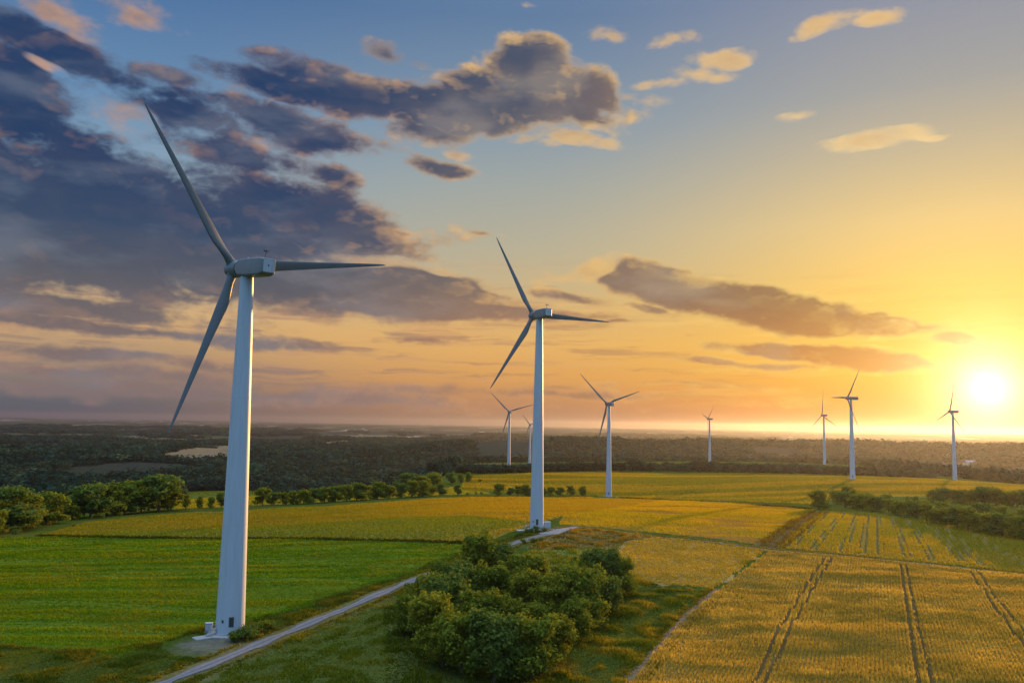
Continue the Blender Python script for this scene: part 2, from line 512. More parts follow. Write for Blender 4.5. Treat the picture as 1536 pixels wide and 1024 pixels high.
TRAM_FAINT = [plan(p) for p in ([(1172, 831), (1110, 895), (1000, 1030)], [(1128, 846), (1040, 940), (980, 1024)])]
TRAM_RIGHT = [plan(p) for p in ([(1266, 768), (1242, 796), (1219, 824)], [(1287, 770), (1275, 798), (1264, 828)], [(1318, 774), (1320, 800), (1322, 832)],
                                [(1339, 776), (1350, 804), (1362, 836)], [(1362, 780), (1379, 806), (1399, 840)], [(1393, 786), (1420, 815), (1444, 842)],
                                [(1420, 792), (1446, 820), (1473, 847)], [(1242, 768), (1215, 792), (1186, 820)], [(1460, 800), (1500, 826), (1536, 846)],
                                [(1300, 771), (1297, 800), (1293, 830)])]
PATH = plan([(1226, 767), (1190, 793), (1155, 820)])
LANE = plan([(985, 805), (1080, 814), (1155, 825), (1300, 837), (1420, 849), (1536, 861), (1700, 880)])
DITCH = plan([(60, 803), (160, 805), (380, 807), (560, 810.5), (690, 813.5), (724, 816)])
MEADOW_EDGE = plan([(1078, 885), (1020, 935), (946, 1020), (900, 1090)])
FAR_DITCH = plan([(935, 746), (1000, 750), (1120, 756), (1215, 763)])
SUNUV = np.array([math.sin(SUN_AZ), math.cos(SUN_AZ)])

SOFT = ('slope', 'meadow', 'copse', 'dry', 'patch', 'pale')
PALE_FAR = [plan(p) for p in ([(238, 689), (262, 676), (330, 669), (372, 666), (372, 682), (330, 690), (270, 693)], [(505, 655), (540, 651), (590, 653), (575, 658), (530, 658)],
                              [(480, 663), (520, 660), (532, 664), (490, 668)], [(1000, 683), (1040, 681), (1062, 686), (1030, 690), (1004, 689)],
                              [(1395, 682), (1430, 680), (1470, 688), (1410, 690)])]


def mixc(c, m, col):
    m = np.asarray(m)[..., None]
    return c * (1 - m) + np.array(col) * m


def ground_tint(x, y):
    d = np.hypot(x, y)
    az = np.degrees(np.arctan2(x, y))
    n1 = fbm(x / 9, y / 9, 4)
    n2 = fbm(x / 40 + 4, y / 40, 4)
    n3 = fbm(x / 320 + 1, y / 220 + 2, 4)
    c = np.zeros(x.shape + (3,))
    c[:] = (.050, .078, .010)
    c = mixc(c, sstep(n2, .5, .7) * .5, (.085, .085, .018))
    c = mixc(c, sstep(n1, .55, .75) * .5, (.05, .065, .018))
    # lowland beyond the plateau: woods with field patches
    rb = np.interp(az, _RB[:, 0], _RB[:, 1])
    t = sstep(d, rb * .98, rb * 1.1)
    lc = np.zeros_like(c)
    lc[:] = (.030, .036, .026)
    cell = vnoise(x / 420 + .3 * n3, y / 800 + .3 * n2)
    cell2 = vnoise(x / 250 + 51, y / 900 + 11)
    far = sstep(d, 2200, 4200)
    lc = mixc(lc, sstep(cell, .60, .66) * far * .7, (.06, .066, .034))
    lc = mixc(lc, sstep(cell2, .72, .78) * far * .8, (.16, .125, .075))
    lc = mixc(lc, sstep(vnoise(x / 180 + 9, y / 700), .90, .93) * sstep(d, 3200, 5000) * .9, (.36, .33, .29))
    for p in PALE_FAR:
        lc = mixc(lc, inside(p, x, y) * 1.0, (.17, .135, .08))
    c = mixc(c, t, (0, 0, 0)) + lc * t[..., None]
    wx, wy = (fbm(x / 7 + 60, y / 7, 3) - .5) * 9, (fbm(x / 7, y / 7 + 60, 3) - .5) * 9
    F = {k: inside(v, x + wx, y + wy) if k in SOFT else inside(v, x, y) for k, v in FIELD.items()}
    row = fbm(x / 60 + 1, y / 5 + 3, 3)
    c = mixc(c, F['strip'] * 1.0, (.17, .18, .035))
    c = mixc(c, F['far'] * 1.0, (.135, .15, .035))
    c = mixc(c, F['far'] * sstep(fbm(x / 300 + 3, y / 45, 3), .48, .6) * .8, (.24, .19, .035))
    c = mixc(c, F['olive'] * 1.0, (.19, .17, .04))
    c = mixc(c, F['gold'] * 1.0, (.28, .22, .035))
    c = mixc(c, F['gold'] * sstep(fbm(x / 70 + 3, y / 34 + 2, 3), .58, .70) * .8, (.17, .10, .03))
    c = mixc(c, F['right'] * 1.0, (.18, .15, .032))
    c = mixc(c, F['pale'] * 1.0, (.28, .20, .07))
    c = mixc(c, F['wheat'] * 1.0, (.17, .12, .035))
    c = mixc(c, F['dry'] * 1.0, (.21, .145, .05))
    c = mixc(c, F['dry'] * sstep(n1, .5, .65) * .6, (.12, .095, .035))
    c = mixc(c, F['patch'] * 1.0, (.17, .18, .045))
    c = mixc(c, F['green'] * 1.0, (.085, .13, .013))
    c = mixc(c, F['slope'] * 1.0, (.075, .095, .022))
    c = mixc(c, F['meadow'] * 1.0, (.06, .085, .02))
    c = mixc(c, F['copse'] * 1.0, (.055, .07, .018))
    for T in TRAM_WHEAT:
        c = mixc(c, F['wheat'] * np.exp(-((dist_line(T, x, y) - 1.0) / .9) ** 2), (.085, .06, .022))
    for T in TRAM_RIGHT:
        dl = dist_line(T, x, y)
        c = mixc(c, F['right'] * np.exp(-((dl - .9) / .4) ** 2) * .9, (.06, .05, .02))
    dp = dist_line(PATH, x, y)
    c = mixc(c, sstep(-dp + (n1 - .5) * 4, -6.5, -3.0) * .9, (.105, .078, .036))
    c = mixc(c, sstep(-dist_line(LANE, x, y), -3.2, -1.6), (.17, .135, .05))
    c = mixc(c, sstep(-np.abs(dist_line(LANE, x, y) - 1.0), -.7, -.2) * .7, (.20, .15, .09))
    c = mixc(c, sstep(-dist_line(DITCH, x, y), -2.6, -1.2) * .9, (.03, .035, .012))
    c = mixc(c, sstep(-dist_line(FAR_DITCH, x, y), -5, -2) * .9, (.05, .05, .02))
    c = mixc(c, sstep(-dist_line(MEADOW_EDGE, x, y), -2.4, -1.0), (.15, .11, .07))
    # verge of the gravel road, bare earth round the first tower
    dr = dist_line(ROAD, x, y)
    c = mixc(c, sstep(-dr + (n1 - .5) * 5, -7.5, -3.5) * .75, (.13, .115, .045))
    b = np.array([-60.3, 186.7])
    rr = np.hypot(x - b[0] + 2, y - b[1] + 9) + (n1 - .5) * 9
    c = mixc(c, sstep(-rr, -9, -4) * .8, (.15, .135, .11))
    b = np.array([345, 833])
    c = mixc(c, sstep(-np.hypot((x - b[0]) / 2.5, y - b[1]), -11, -7), (.42, .34, .24))
    return c * (.82 + .36 * n1[..., None])


def new_mesh(name, verts, faces_flat, nper, mat=None, parent=None, smooth=False, attr=None, uvless=True):
    """Mesh object from numpy arrays: verts (n,3), faces_flat (m*nper)."""
    me = bpy.data.meshes.new(name)
    nf = len(faces_flat) // nper
    me.vertices.add(len(verts))
    me.vertices.foreach_set('co', np.ascontiguousarray(verts, np.float32).ravel())
    me.loops.add(nf * nper)
    me.loops.foreach_set('vertex_index', np.ascontiguousarray(faces_flat, np.int32))
    me.polygons.add(nf)
    me.polygons.foreach_set('loop_start', np.arange(0, nf * nper, nper, dtype=np.int32))
    if smooth:
        me.polygons.foreach_set('use_smooth', np.ones(nf, bool))
    if attr is not None:
        a = me.attributes.new('tint', 'FLOAT_COLOR', 'POINT')
        a.data.foreach_set('color', np.hstack([attr, np.ones((len(attr), 1))]).astype(np.float32).ravel())
    me.update(calc_edges=True)
    if mat:
        me.materials.append(mat)
    ob = bpy.data.objects.new(name, me)
    COL.objects.link(ob)
    if parent:
        ob.parent = parent
    return ob


def tag(o, label=None, cat=None, group=None, kind=None):
    for k, v in (('label', label), ('category', cat), ('group', group), ('kind', kind)):
        if v:
            o[k] = v
    return o


def empty(name, loc, label, cat, group=None, rz=0.0, scale=None):
    o = bpy.data.objects.new(name, None)
    o.empty_display_size = 0.5
    COL.objects.link(o)
    o.location = loc
    o.rotation_euler = (0, 0, rz)
    if scale:
        o.scale = scale
    return tag(o, label, cat, group)


# ------------------------------------------------------------------ materials
def material(name):
    m = bpy.data.materials.new(name)
    m.use_nodes = True
    return m, NT(m.node_tree)


def finish(n, shader, mat=None):
    out = n.n('ShaderNodeOutputMaterial')
    n.t.links.new(shader, out.inputs[0])


def bsdf(n, col, rough=.8, spec=.2, normal=None, metal=0.0):
    b = n.n('ShaderNodeBsdfPrincipled')
    n.put(b.inputs['Base Color'], col)
    n.put(b.inputs['Roughness'], rough)
    n.put(b.inputs['Specular IOR Level'], spec)
    n.put(b.inputs['Metallic'], metal)
    if normal is not None:
        n.put(b.inputs['Normal'], normal)
    return b.outputs[0]


def bump(n, h, strength=.5, dist=.1):
    b = n.n('ShaderNodeBump')
    b.inputs['Strength'].default_value = strength
    b.inputs['Distance'].default_value = dist
    n.put(b.inputs['Height'], h)
    return b.outputs[0]


def mat_ground():
    m, n = material('ground_soil')
    at_ = n.n('ShaderNodeAttribute', attribute_name='tint').outputs['Color']
    pos = n.n('ShaderNodeNewGeometry').outputs['Position']
    f = n.noise(pos, .9, 5, .6)
    g = n.noise(pos, 5.0, 3, .6)
    k = n.m('ADD', n.lr(f, .25, .75, .62, 1.3), n.lr(g, .3, .7, -.16, .16))
    col = n.v('SCALE', at_, scale=k)
    nb = bump(n, n.m('ADD', f, n.m('MULTIPLY', g, .4)), .6, .35)
    d = n.n('ShaderNodeBsdfDiffuse')
    n.put(d.inputs[0], col)
    n.put(d.inputs[2], nb)
    finish(n, d.outputs[0])
    return m


def mat_crop(name, trans=.45):
    m, n = material(name)
    at_ = n.n('ShaderNodeAttribute', attribute_name='tint').outputs['Color']
    rnd = n.n('ShaderNodeNewGeometry').outputs['Random Per Island']
    col = n.v('SCALE', at_, scale=n.lr(rnd, 0, 1, .72, 1.28))
    d = n.n('ShaderNodeBsdfDiffuse')
    n.put(d.inputs[0], col)
    t = n.n('ShaderNodeBsdfTranslucent')
    n.put(t.inputs[0], n.v('MULTIPLY', col, (1.15, 1.05, .75)))
    mx = n.n('ShaderNodeMixShader')
    mx.inputs[0].default_value = trans
    n.t.links.new(d.outputs[0], mx.inputs[1])
    n.t.links.new(t.outputs[0], mx.inputs[2])
    finish(n, mx.outputs[0])
    return m


def mat_leaf(name, c1, c2, trans=.33):
    m, n = material(name)
    geo = n.n('ShaderNodeNewGeometry')
    rnd = geo.outputs['Random Per Island']
    big = n.noise(geo.outputs['Position'], .22, 3, .6)
    inst = n.n('ShaderNodeObjectInfo').outputs['Random']
    f = n.m('ADD', n.m('MULTIPLY', rnd, .5), n.m('ADD', n.lr(big, .3, .7, 0, .4), n.m('MULTIPLY', inst, .25)), clamp=True)
    col = n.mix(f, c1, c2)
    d = n.n('ShaderNodeBsdfDiffuse')
    n.put(d.inputs[0], col)
    t = n.n('ShaderNodeBsdfTranslucent')
    n.put(t.inputs[0], n.v('MULTIPLY', col, (1.12, 1.15, .5)))
    mx = n.n('ShaderNodeMixShader')
    mx.inputs[0].default_value = trans
    n.t.links.new(d.outputs[0], mx.inputs[1])
    n.t.links.new(t.outputs[0], mx.inputs[2])
    finish(n, mx.outputs[0])
    return m


def mat_simple(name, col, rough=.7, spec=.3, var=.25, scale=3.0, bumps=0.0, metal=0.0):
    m, n = material(name)
    pos = n.n('ShaderNodeTexCoord').outputs['Object']
    f = n.noise(pos, scale, 5, .6)
    c = n.v('SCALE', tuple(col), scale=n.lr(f, .25, .75, 1 - var, 1 + var))
    nb = bump(n, f, bumps, .05) if bumps else None
    finish(n, bsdf(n, c, rough, spec, nb, metal))
    return m


def mat_paint():
    m, n = material('sky_tinted_turbine_paint')
    pos = n.n('ShaderNodeTexCoord').outputs['Object']
    big = n.noise(n.v('MULTIPLY', pos, (1.0, 1.0, .12)), .8, 5, .6)
    fine = n.noise(pos, 6.0, 4, .6)
    s = n.sep(pos)
    streak = n.noise(n.v('MULTIPLY', pos, (2.4, 2.4, .05)), 1.6, 4, .6)
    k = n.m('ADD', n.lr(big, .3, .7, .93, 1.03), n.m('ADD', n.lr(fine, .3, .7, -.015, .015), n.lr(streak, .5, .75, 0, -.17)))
    col = n.v('SCALE', (.39, .47, .53), scale=k)  # white paint with its shade and the sky's blue put into the colour
    finish(n, bsdf(n, col, n.lr(fine, .3, .7, .36, .5), .4))
    return m


def mat_gravel():
    m, n = material('gravel')
    pos = n.n('ShaderNodeNewGeometry').outputs['Position']
    f = n.noise(pos, 1.2, 6, .65)
    g = n.noise(pos, 9.0, 3, .6)
    at_ = n.n('ShaderNodeAttribute', attribute_name='tint').outputs['Color']
    col = n.v('SCALE', at_, scale=n.m('ADD', n.lr(f, .3, .7, .8, 1.15), n.lr(g, .3, .7, -.12, .12)))
    d = n.n('ShaderNodeBsdfDiffuse')
    n.put(d.inputs[0], col)
    n.put(d.inputs[2], bump(n, g, .5, .06))
    finish(n, d.outputs[0])
    return m


M_GROUND = mat_ground()
M_CROP = mat_crop('crop_blades')
M_GRASS = mat_crop('grass_blades', .42)
M_LEAF = mat_leaf('leaves_deep_green', (.068, .115, .014, 1), (.18, .21, .024, 1))
M_LEAF2 = mat_leaf('leaves_olive_green', (.09, .125, .014, 1), (.24, .24, .024, 1))
M_LEAF3 = mat_leaf('leaves_blue_green', (.055, .10, .022, 1), (.125, .175, .032, 1))
M_FOREST = mat_crop('forest_leaves', .25)
M_DRYLEAF = mat_leaf('leaves_yellowing', (.12, .10, .02, 1), (.26, .18, .03, 1))
M_BARK = mat_simple('bark', (.10, .078, .055), .9, .1, .4, 4, .6)
M_PAINT = mat_paint()
M_BLADE = mat_simple('shaded_blade_paint', (.13, .155, .17), .4, .4, .06, .6)  # darker copy of the turbine paint, the blades' shade put into the colour
M_DARK = mat_simple('dark_steel', (.035, .04, .045), .5, .4, .2)
M_GREY = mat_simple('grey_steel', (.30, .32, .34), .45, .5, .12)
M_NAC = mat_simple('shaded_nacelle_paint', (.15, .175, .19), .42, .4, .08, .8)  # turbine paint darkened again, shade on nacelle and hub set in the colour
M_CONC = mat_simple('concrete', (.30, .30, .29), .85, .2, .16, 2.0, .3)
M_WOOD = mat_simple('weathered_wood', (.26, .19, .12), .85, .15, .3, 5, .4)
M_GRAVEL = mat_gravel()
M_ROOF = mat_simple('clay_roof', (.30, .16, .10), .8, .2, .2)
M_WALL = mat_simple('rendered_wall', (.62, .58, .52), .85, .2, .08)

# ------------------------------------------------------------------ ground: one sheet to the horizon
rs = [3.0, 20.0, 45.0, 70.0, 90.0, 105.0]
r = 116.0
while r < 32000:
    rs.append(r)
    r += min(max(r * r / 46000.0, .3), r * .02, 1500)
rs = np.array(rs)
azs = np.radians(np.concatenate([np.arange(-180, -44, 6.0), np.arange(-44, -36, .5), np.arange(-36, 36, .1), np.arange(36, 44, .5), np.arange(44, 180, 6.0)]))
RR, AA = np.meshgrid(rs, azs, indexing='ij')
GX, GY = RR * np.sin(AA), RR * np.cos(AA)
GZ = height(GX, GY)
GT = ground_tint(GX.ravel(), GY.ravel())
nr, na = RR.shape
ii = (np.arange(nr - 1)[:, None] * na + np.arange(na)[None, :])
jj = (np.arange(nr - 1)[:, None] * na + (np.arange(na)[None, :] + 1) % na)
quads = np.stack([ii, jj, jj + na, ii + na], -1).reshape(-1)
V = np.stack([GX, GY, GZ], -1).reshape(-1, 3)
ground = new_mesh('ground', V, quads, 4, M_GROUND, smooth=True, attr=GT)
tag(ground, 'rolling farmland and wooded lowland stretching to the horizon', 'ground', kind='structure')
print('ground verts', len(V), 'rows', nr)


# gravel road, a sheet just above the ground
def ribbon(name, line, width, lift, mat, tint, ncross=7, ragged=.35, profile=None):
    t = np.gradient(line, axis=0)
    t /= np.linalg.norm(t, axis=1)[:, None]
    nrm = np.stack([t[:, 1], -t[:, 0]], 1)
    us = np.linspace(-1, 1, ncross)
    w = width / 2 * np.ones(len(line))
    wl = w + (vnoise(np.arange(len(line)) * .37, np.zeros(len(line))) - .5) * ragged * 2
    X = line[:, None, 0] + nrm[:, None, 0] * us[None] * wl[:, None]
    Y = line[:, None, 1] + nrm[:, None, 1] * us[None] * wl[:, None]
    Z = height(X, Y) + lift
    col = np.zeros(X.shape + (3,))
    col[:] = tint
    if profile is not None:
        for k in range(ncross):
            col[:, k] *= profile[k]
    n0, n1 = X.shape
    a = np.arange(n0 - 1)[:, None] * n1 + np.arange(n1 - 1)[None]
    q = np.stack([a, a + 1, a + n1 + 1, a + n1], -1).reshape(-1)
    return new_mesh(name, np.stack([X, Y, Z], -1).reshape(-1, 3), q, 4, mat, smooth=True, attr=col.reshape(-1, 3))


def dense(line, step):
    seg = np.hypot(*np.diff(line, axis=0).T)
    s = np.concatenate([[0], np.cumsum(seg)])
    q = np.arange(0, s[-1], step)
    return np.stack([np.interp(q, s, line[:, 0]), np.interp(q, s, line[:, 1])], 1)


road = ribbon('gravel_road', dense(ROAD, 1.5), 3.0, .10, M_GRAVEL, (.165, .165, .175), 9, .7, [.72, .9, 1.12, 1.02, .66, 1.02, 1.12, .9, .72])
tag(road, 'pale gravel track running past the copse to the second turbine', 'road', kind='structure')
# hardstanding beside the second turbine
hs = plan([(806, 801), (815, 795), (850, 791), (872, 789), (858, 794), (838, 802)])
cen = hs.mean(0)
gx, gy = np.meshgrid(np.linspace(hs[:, 0].min(), hs[:, 0].max(), 40), np.linspace(hs[:, 1].min(), hs[:, 1].max(), 40))
msk = inside(hs, gx, gy)
idx = np.arange(1600).reshape(40, 40)
ok = msk[:-1, :-1] & msk[1:, :-1] & msk[:-1, 1:] & msk[1:, 1:]
a = idx[:-1, :-1][ok]
hq = np.stack([a, a + 1, a + 41, a + 40], -1).reshape(-1)
used, inv = np.unique(hq, return_inverse=True)
hv = np.stack([gx.ravel(), gy.ravel(), height(gx.ravel(), gy.ravel()) + .13], -1)[used]
hard = new_mesh('gravel_pad', hv, inv, 4, M_GRAVEL, attr=np.tile((.24, .235, .235), (len(hv), 1)))
tag(hard, 'pale gravel hardstanding at the foot of the second turbine', 'gravel pad', kind='structure')


# ------------------------------------------------------------------ crops and grass (blades, one object per field)
def in_view(x, y, m=150):
    P = np.stack([x, y, height(x, y)], -1) - CAM
    z = P @ FWD
    u = 768 + FOC * (P @ RIGHT) / z
    v = 512 - FOC * (P @ UP) / z
    return (z > 1) & (u > -m) & (u < 1536 + m) & (v < 1024 + m) & (v > 300)


def blades(name, x, y, hgt, wid, tint, nb=5, lean=.35, mat=None, spread=.25):
    """nb thin upright triangles at each point."""
    N = len(x)
    z = height(x, y) - .02
    X = np.repeat(x, nb)
    Y = np.repeat(y, nb)
    Z = np.repeat(z, nb)
    H = np.repeat(np.broadcast_to(hgt, (N,)), nb) * RNG.uniform(.7, 1.2, N * nb)
    W = np.repeat(np.broadcast_to(wid, (N,)), nb) * RNG.uniform(.7, 1.3, N * nb)
    S = np.repeat(np.broadcast_to(spread, (N,)), nb)
    X = X + RNG.normal(0, 1, N * nb) * S
    Y = Y + RNG.normal(0, 1, N * nb) * S
    a = RNG.uniform(0, np.pi, N * nb)
    dx, dy = np.cos(a) * W / 2, np.sin(a) * W / 2
    lx, ly = RNG.normal(0, lean, N * nb) * H, RNG.normal(0, lean, N * nb) * H
    P = np.empty((N * nb, 3, 3))
    P[:, 0] = np.stack([X - dx, Y - dy, Z], -1)
    P[:, 1] = np.stack([X + dx, Y + dy, Z], -1)
    P[:, 2] = np.stack([X + lx, Y + ly, Z + H], -1)
    T = np.repeat(np.repeat(tint, nb, axis=0), 3, axis=0)
    print(name, 'tufts', N)
    return new_mesh(name, P.reshape(-1, 3), np.arange(N * nb * 3), 3, mat or M_CROP, attr=T)


def rows(poly, heading, gap, step, jitter=.15, jrow=.08):
    u = np.array([math.sin(heading), math.cos(heading)])
    v = np.array([u[1], -u[0]])
    pu, pv = poly @ u, poly @ v
    A, B = np.meshgrid(np.arange(pu.min(), pu.max(), step), np.arange(pv.min(), pv.max(), gap))
    A = A.ravel() + RNG.normal(0, jitter, A.size)
    B = B.ravel() + RNG.normal(0, jrow, B.size)
    x = A * u[0] + B * v[0]
    y = A * u[1] + B * v[1]
    k = inside(poly, x, y)
    x, y = x[k], y[k]
    k = in_view(x, y)
    return x[k], y[k]


def thin(x, y, d0):
    """Keep fewer, larger tufts with distance: returns kept points and their size factor."""
    d = np.hypot(x, y)
    f = np.maximum(1.0, d / d0)
    k = RNG.random(len(x)) < 1 / f ** 1.5
    return x[k], y[k], f[k]


def tints(x, y, base, alt, sc=14.0, amt=.7, alt2=None):
    n = fbm(x / sc, y / sc * 1.4, 4)
    c = np.tile(np.array(base, float), (len(x), 1))
    c = mixc(c, sstep(n, .42, .66) * amt, alt)
    if alt2 is not None:
        n = fbm(x / sc * 2.1 + 40, y / sc * 2.1, 4)
        c = mixc(c, sstep(n, .5, .7) * amt, alt2)
    return c


HEAD = rad(23.6)
# ripe wheat with tramlines
x, y = rows(FIELD['wheat'], HEAD, .78, .24, .12, .06)
keep = RNG.random(len(x)) < .6 + .6 * fbm(x / 6, y / 6, 2)
for T in TRAM_WHEAT:
    keep &= np.abs(dist_line(T, x, y) - 1.0) > .43
for T in TRAM_FAINT:
    keep &= (np.abs(dist_line(T, x, y) - .8) > .25) | (RNG.random(len(x)) < .45)
x, y = x[keep], y[keep]
x, y, f = thin(x, y, 210)
lodge = fbm(x / 30 + 8, y / 9 + 2, 4)
hh = .72 * (.72 + .5 * sstep(lodge, .35, .65)) 
o = blades('wheat_crop', x, y, hh * f ** .3, np.where(f > 1.01, .22, .19) * f, tints(x, y, (.45, .33, .050), (.31, .26, .040), 18, .85, (.56, .41, .066)), 5, .18, None, .14)
tag(o, 'ripe golden wheat in rows with dark wheel tracks in the near right field', 'wheat', kind='stuff')
x, y = rows(FIELD['pale'], rad(-60), .7, .45)
x, y, f = thin(x, y, 200)
o = blades('barley_crop', x, y, .45 * f ** .4, .2 * f, tints(x, y, (0.460, 0.330, 0.0297), (0.380, 0.290, 0.0227), 16, .8, (0.320, 0.250, 0.0192)), 5, .4)
tag(o, 'pale beige stubbly barley patch between the copse and the wheat', 'barley', kind='stuff')
# green crop on the left
x, y = rows(FIELD['green'], rad(-83), .9, .5)
keep = np.ones(len(x), bool)
for T in ([(-60, 868), (120, 863), (300, 864), (460, 868), (570, 876)], [(-60, 902), (110, 904), (240, 912), (330, 916), (420, 910)], [(-60, 843), (160, 839), (400, 841), (640, 850)],
          [(-60, 938), (60, 936), (170, 942), (240, 950)], [(-60, 823), (200, 821), (450, 822), (690, 826)]):
    T = smooth_line(plan(T))
    keep &= np.abs(dist_line(T, x, y) - 1.0) > .5
x, y = x[keep], y[keep]
x, y, f = thin(x, y, 190)
st = fbm(x / 55 + 3, y / 3.2 + 1, 3)
hh = .34 * (.6 + .8 * sstep(st, .3, .6))
gc = tints(x, y, (.125, .225, .004), (.105, .195, .004), 26, .7, (0.190, 0.215, 0.0063))
gc = mixc(gc, sstep(fbm(x / 70 + 13, y / 2.6 + 21, 4), .52, .68) * .28, (0.070, 0.110, 0.0038))
gc = mixc(gc, sstep(fbm(x / 40 + 3, y / 5 + 51, 4), .58, .7) * .28, (0.190, 0.190, 0.0077))
o = blades('green_crop', x, y, hh * f ** .3, .24 * f, gc, 6, .45)
tag(o, 'lush green young crop covering the near left field', 'crop', kind='stuff')
# yellow-green and golden fields further off
x, y = rows(FIELD['right'], HEAD, 1.3, 1.0)
keep = np.ones(len(x), bool)
for T in TRAM_RIGHT:
    keep &= np.abs(dist_line(T, x, y) - .9) > .50
x, y = x[keep], y[keep]
x, y, f = thin(x, y, 450)
o = blades('ripening_crop', x, y, .6 * f ** .3, .42 * f, tints(x, y, (0.340, 0.260, 0.0123), (0.240, 0.240, 0.0123), 45, .9), 5, .35, None, .3)
tag(o, 'yellow green ripening crop striped by wheel tracks beyond the wheat', 'crop', kind='stuff')
x, y = rows(FIELD['gold'], rad(-50), 1.3, 1.1, .4, .3)
x, y, f = thin(x, y, 450)
br = fbm(x / 70 + 3, y / 34 + 2, 3)
o = blades('yellow_crop', x, y, .55 * (1.15 - sstep(br, .55, .7) * .9) * f ** .3, .45 * f, mixc(tints(x, y, (0.400, 0.290, 0.0087), (0.300, 0.270, 0.0087), 50, .8), sstep(br, .58, .70) * .7, (0.220, 0.130, 0.0105)), 5, .35, None, .35)
tag(o, 'bright golden yellow crop behind the second turbine', 'crop', kind='stuff')
x, y = rows(FIELD['olive'], rad(-80), 1.4, 1.0, .4, .3)
x, y, f = thin(x, y, 420)
gz = inside(plan([(100, 803), (200, 797), (420, 789), (600, 776), (700, 773), (800, 784), (775, 790), (668, 808), (560, 808), (380, 804), (160, 803)]), x, y)
px_ = np.degrees(np.arctan2(x, y))
c = tints(x, y, (0.170, 0.185, 0.0105), (0.210, 0.190, 0.0098), 60, .8)
c = mixc(c, sstep(px_, -16, 2) * .75, (0.360, 0.250, 0.0105))
c = mixc(c, gz * .8, (0.130, 0.190, 0.0087))
o = blades('olive_crop', x, y, .5 * f ** .3, .45 * f, c, 5, .35, None, .35)
tag(o, 'olive green crop between the tree row and the dark ditch', 'crop', kind='stuff')
x, y = rows(FIELD['far'], rad(-80), 2.6, 2.2, .8, .6)
bn = sstep(fbm(x / 300 + 3, y / 45, 3), .46, .6)
o = blades('far_crop', x, y, .9, 1.3, mixc(tints(x, y, (0.170, 0.190, 0.0105), (0.150, 0.160, 0.0105), 90, .8), bn * .8, (0.320, 0.250, 0.0105)), 4, .35, None, .8)
tag(o, 'dull green and yellow crop on the far plateau field', 'crop', kind='stuff')
x, y = rows(FIELD['strip'], rad(-80), 2.0, 1.6, .5, .4)
o = blades('strip_crop', x, y, .6, .8, tints(x, y, (0.250, 0.240, 0.0105), (0.190, 0.220, 0.0105), 50, .8), 4, .35, None, .5)
tag(o, 'light green strip of crop glimpsed behind the tree row', 'crop', kind='stuff')


def scatter(poly, spacing):
    A, B = np.meshgrid(np.arange(poly[:, 0].min(), poly[:, 0].max(), spacing), np.arange(poly[:, 1].min(), poly[:, 1].max(), spacing))
    x = A.ravel() + RNG.uniform(-.5, .5, A.size) * spacing
    y = B.ravel() + RNG.uniform(-.5, .5, A.size) * spacing
    k = inside(poly, x, y)
    x, y = x[k], y[k]
    k = in_view(x, y)
    return x[k], y[k]


# rough grass: meadow right of the copse, slope between road and copse, dry mound, verges
gx_, gy_, gh, gw, gt = [], [], [], [], []
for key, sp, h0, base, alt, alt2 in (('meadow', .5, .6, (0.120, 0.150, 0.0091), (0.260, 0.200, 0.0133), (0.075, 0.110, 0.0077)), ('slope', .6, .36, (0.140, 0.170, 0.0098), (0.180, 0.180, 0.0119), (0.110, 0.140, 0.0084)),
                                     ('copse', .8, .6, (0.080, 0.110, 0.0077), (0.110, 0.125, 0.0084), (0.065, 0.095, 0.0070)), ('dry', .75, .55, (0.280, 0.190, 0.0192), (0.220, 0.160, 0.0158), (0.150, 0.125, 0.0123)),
                                     ('patch', .75, .5, (0.250, 0.240, 0.0158), (0.200, 0.220, 0.0158), (0.150, 0.180, 0.0123))):
    x, y = scatter(FIELD[key], sp)
    cl = fbm(x / 3.4 + 7, y / 3.4, 3)
    if key == 'slope':
        cl = .86 * cl + .14 * (.5 + .5 * np.sin(dist_line(ROAD, x, y) * 2 * np.pi / 5.5 + 3 * fbm(x / 30, y / 30, 2)))
        k = dist_line(ROAD, x, y) > 3.0
        x, y, cl = x[k], y[k], cl[k]
    gx_.append(x)
    gy_.append(y)
    gh.append(h0 * (.35 + 1.5 * sstep(cl, .42, .72)))
    gw.append(np.full(len(x), sp * .5))
    gt.append(tints(x, y, base, alt, 11, .85, alt2))
vp = plan([(-60, 965), (110, 972), (240, 964), (300, 942), (400, 922), (560, 878), (700, 826), (790, 797), (815, 800), (700, 850), (560, 902), (430, 955), (330, 1000), (220, 1070), (-60, 1120)])
x, y = scatter(vp, .45)
cl = fbm(x / 4 + 3, y / 4 + 7, 3)
k = (dist_line(ROAD, x, y) > 2.9) & (np.hypot(x + 62, y - 178) > 7 + 4 * cl) & (np.hypot(x + 60.3, y - 186.7) > 5.2) & (cl > .18)
x, y, cl = x[k], y[k], cl[k]
gx_.append(x)
gy_.append(y)
gh.append(.4 * (.3 + 1.5 * sstep(cl, .4, .7)))
gw.append(np.full(len(x), .3))
gt.append(tints(x, y, (0.110, 0.125, 0.0098), (0.200, 0.160, 0.0140), 8, .9, (0.080, 0.110, 0.0077)))
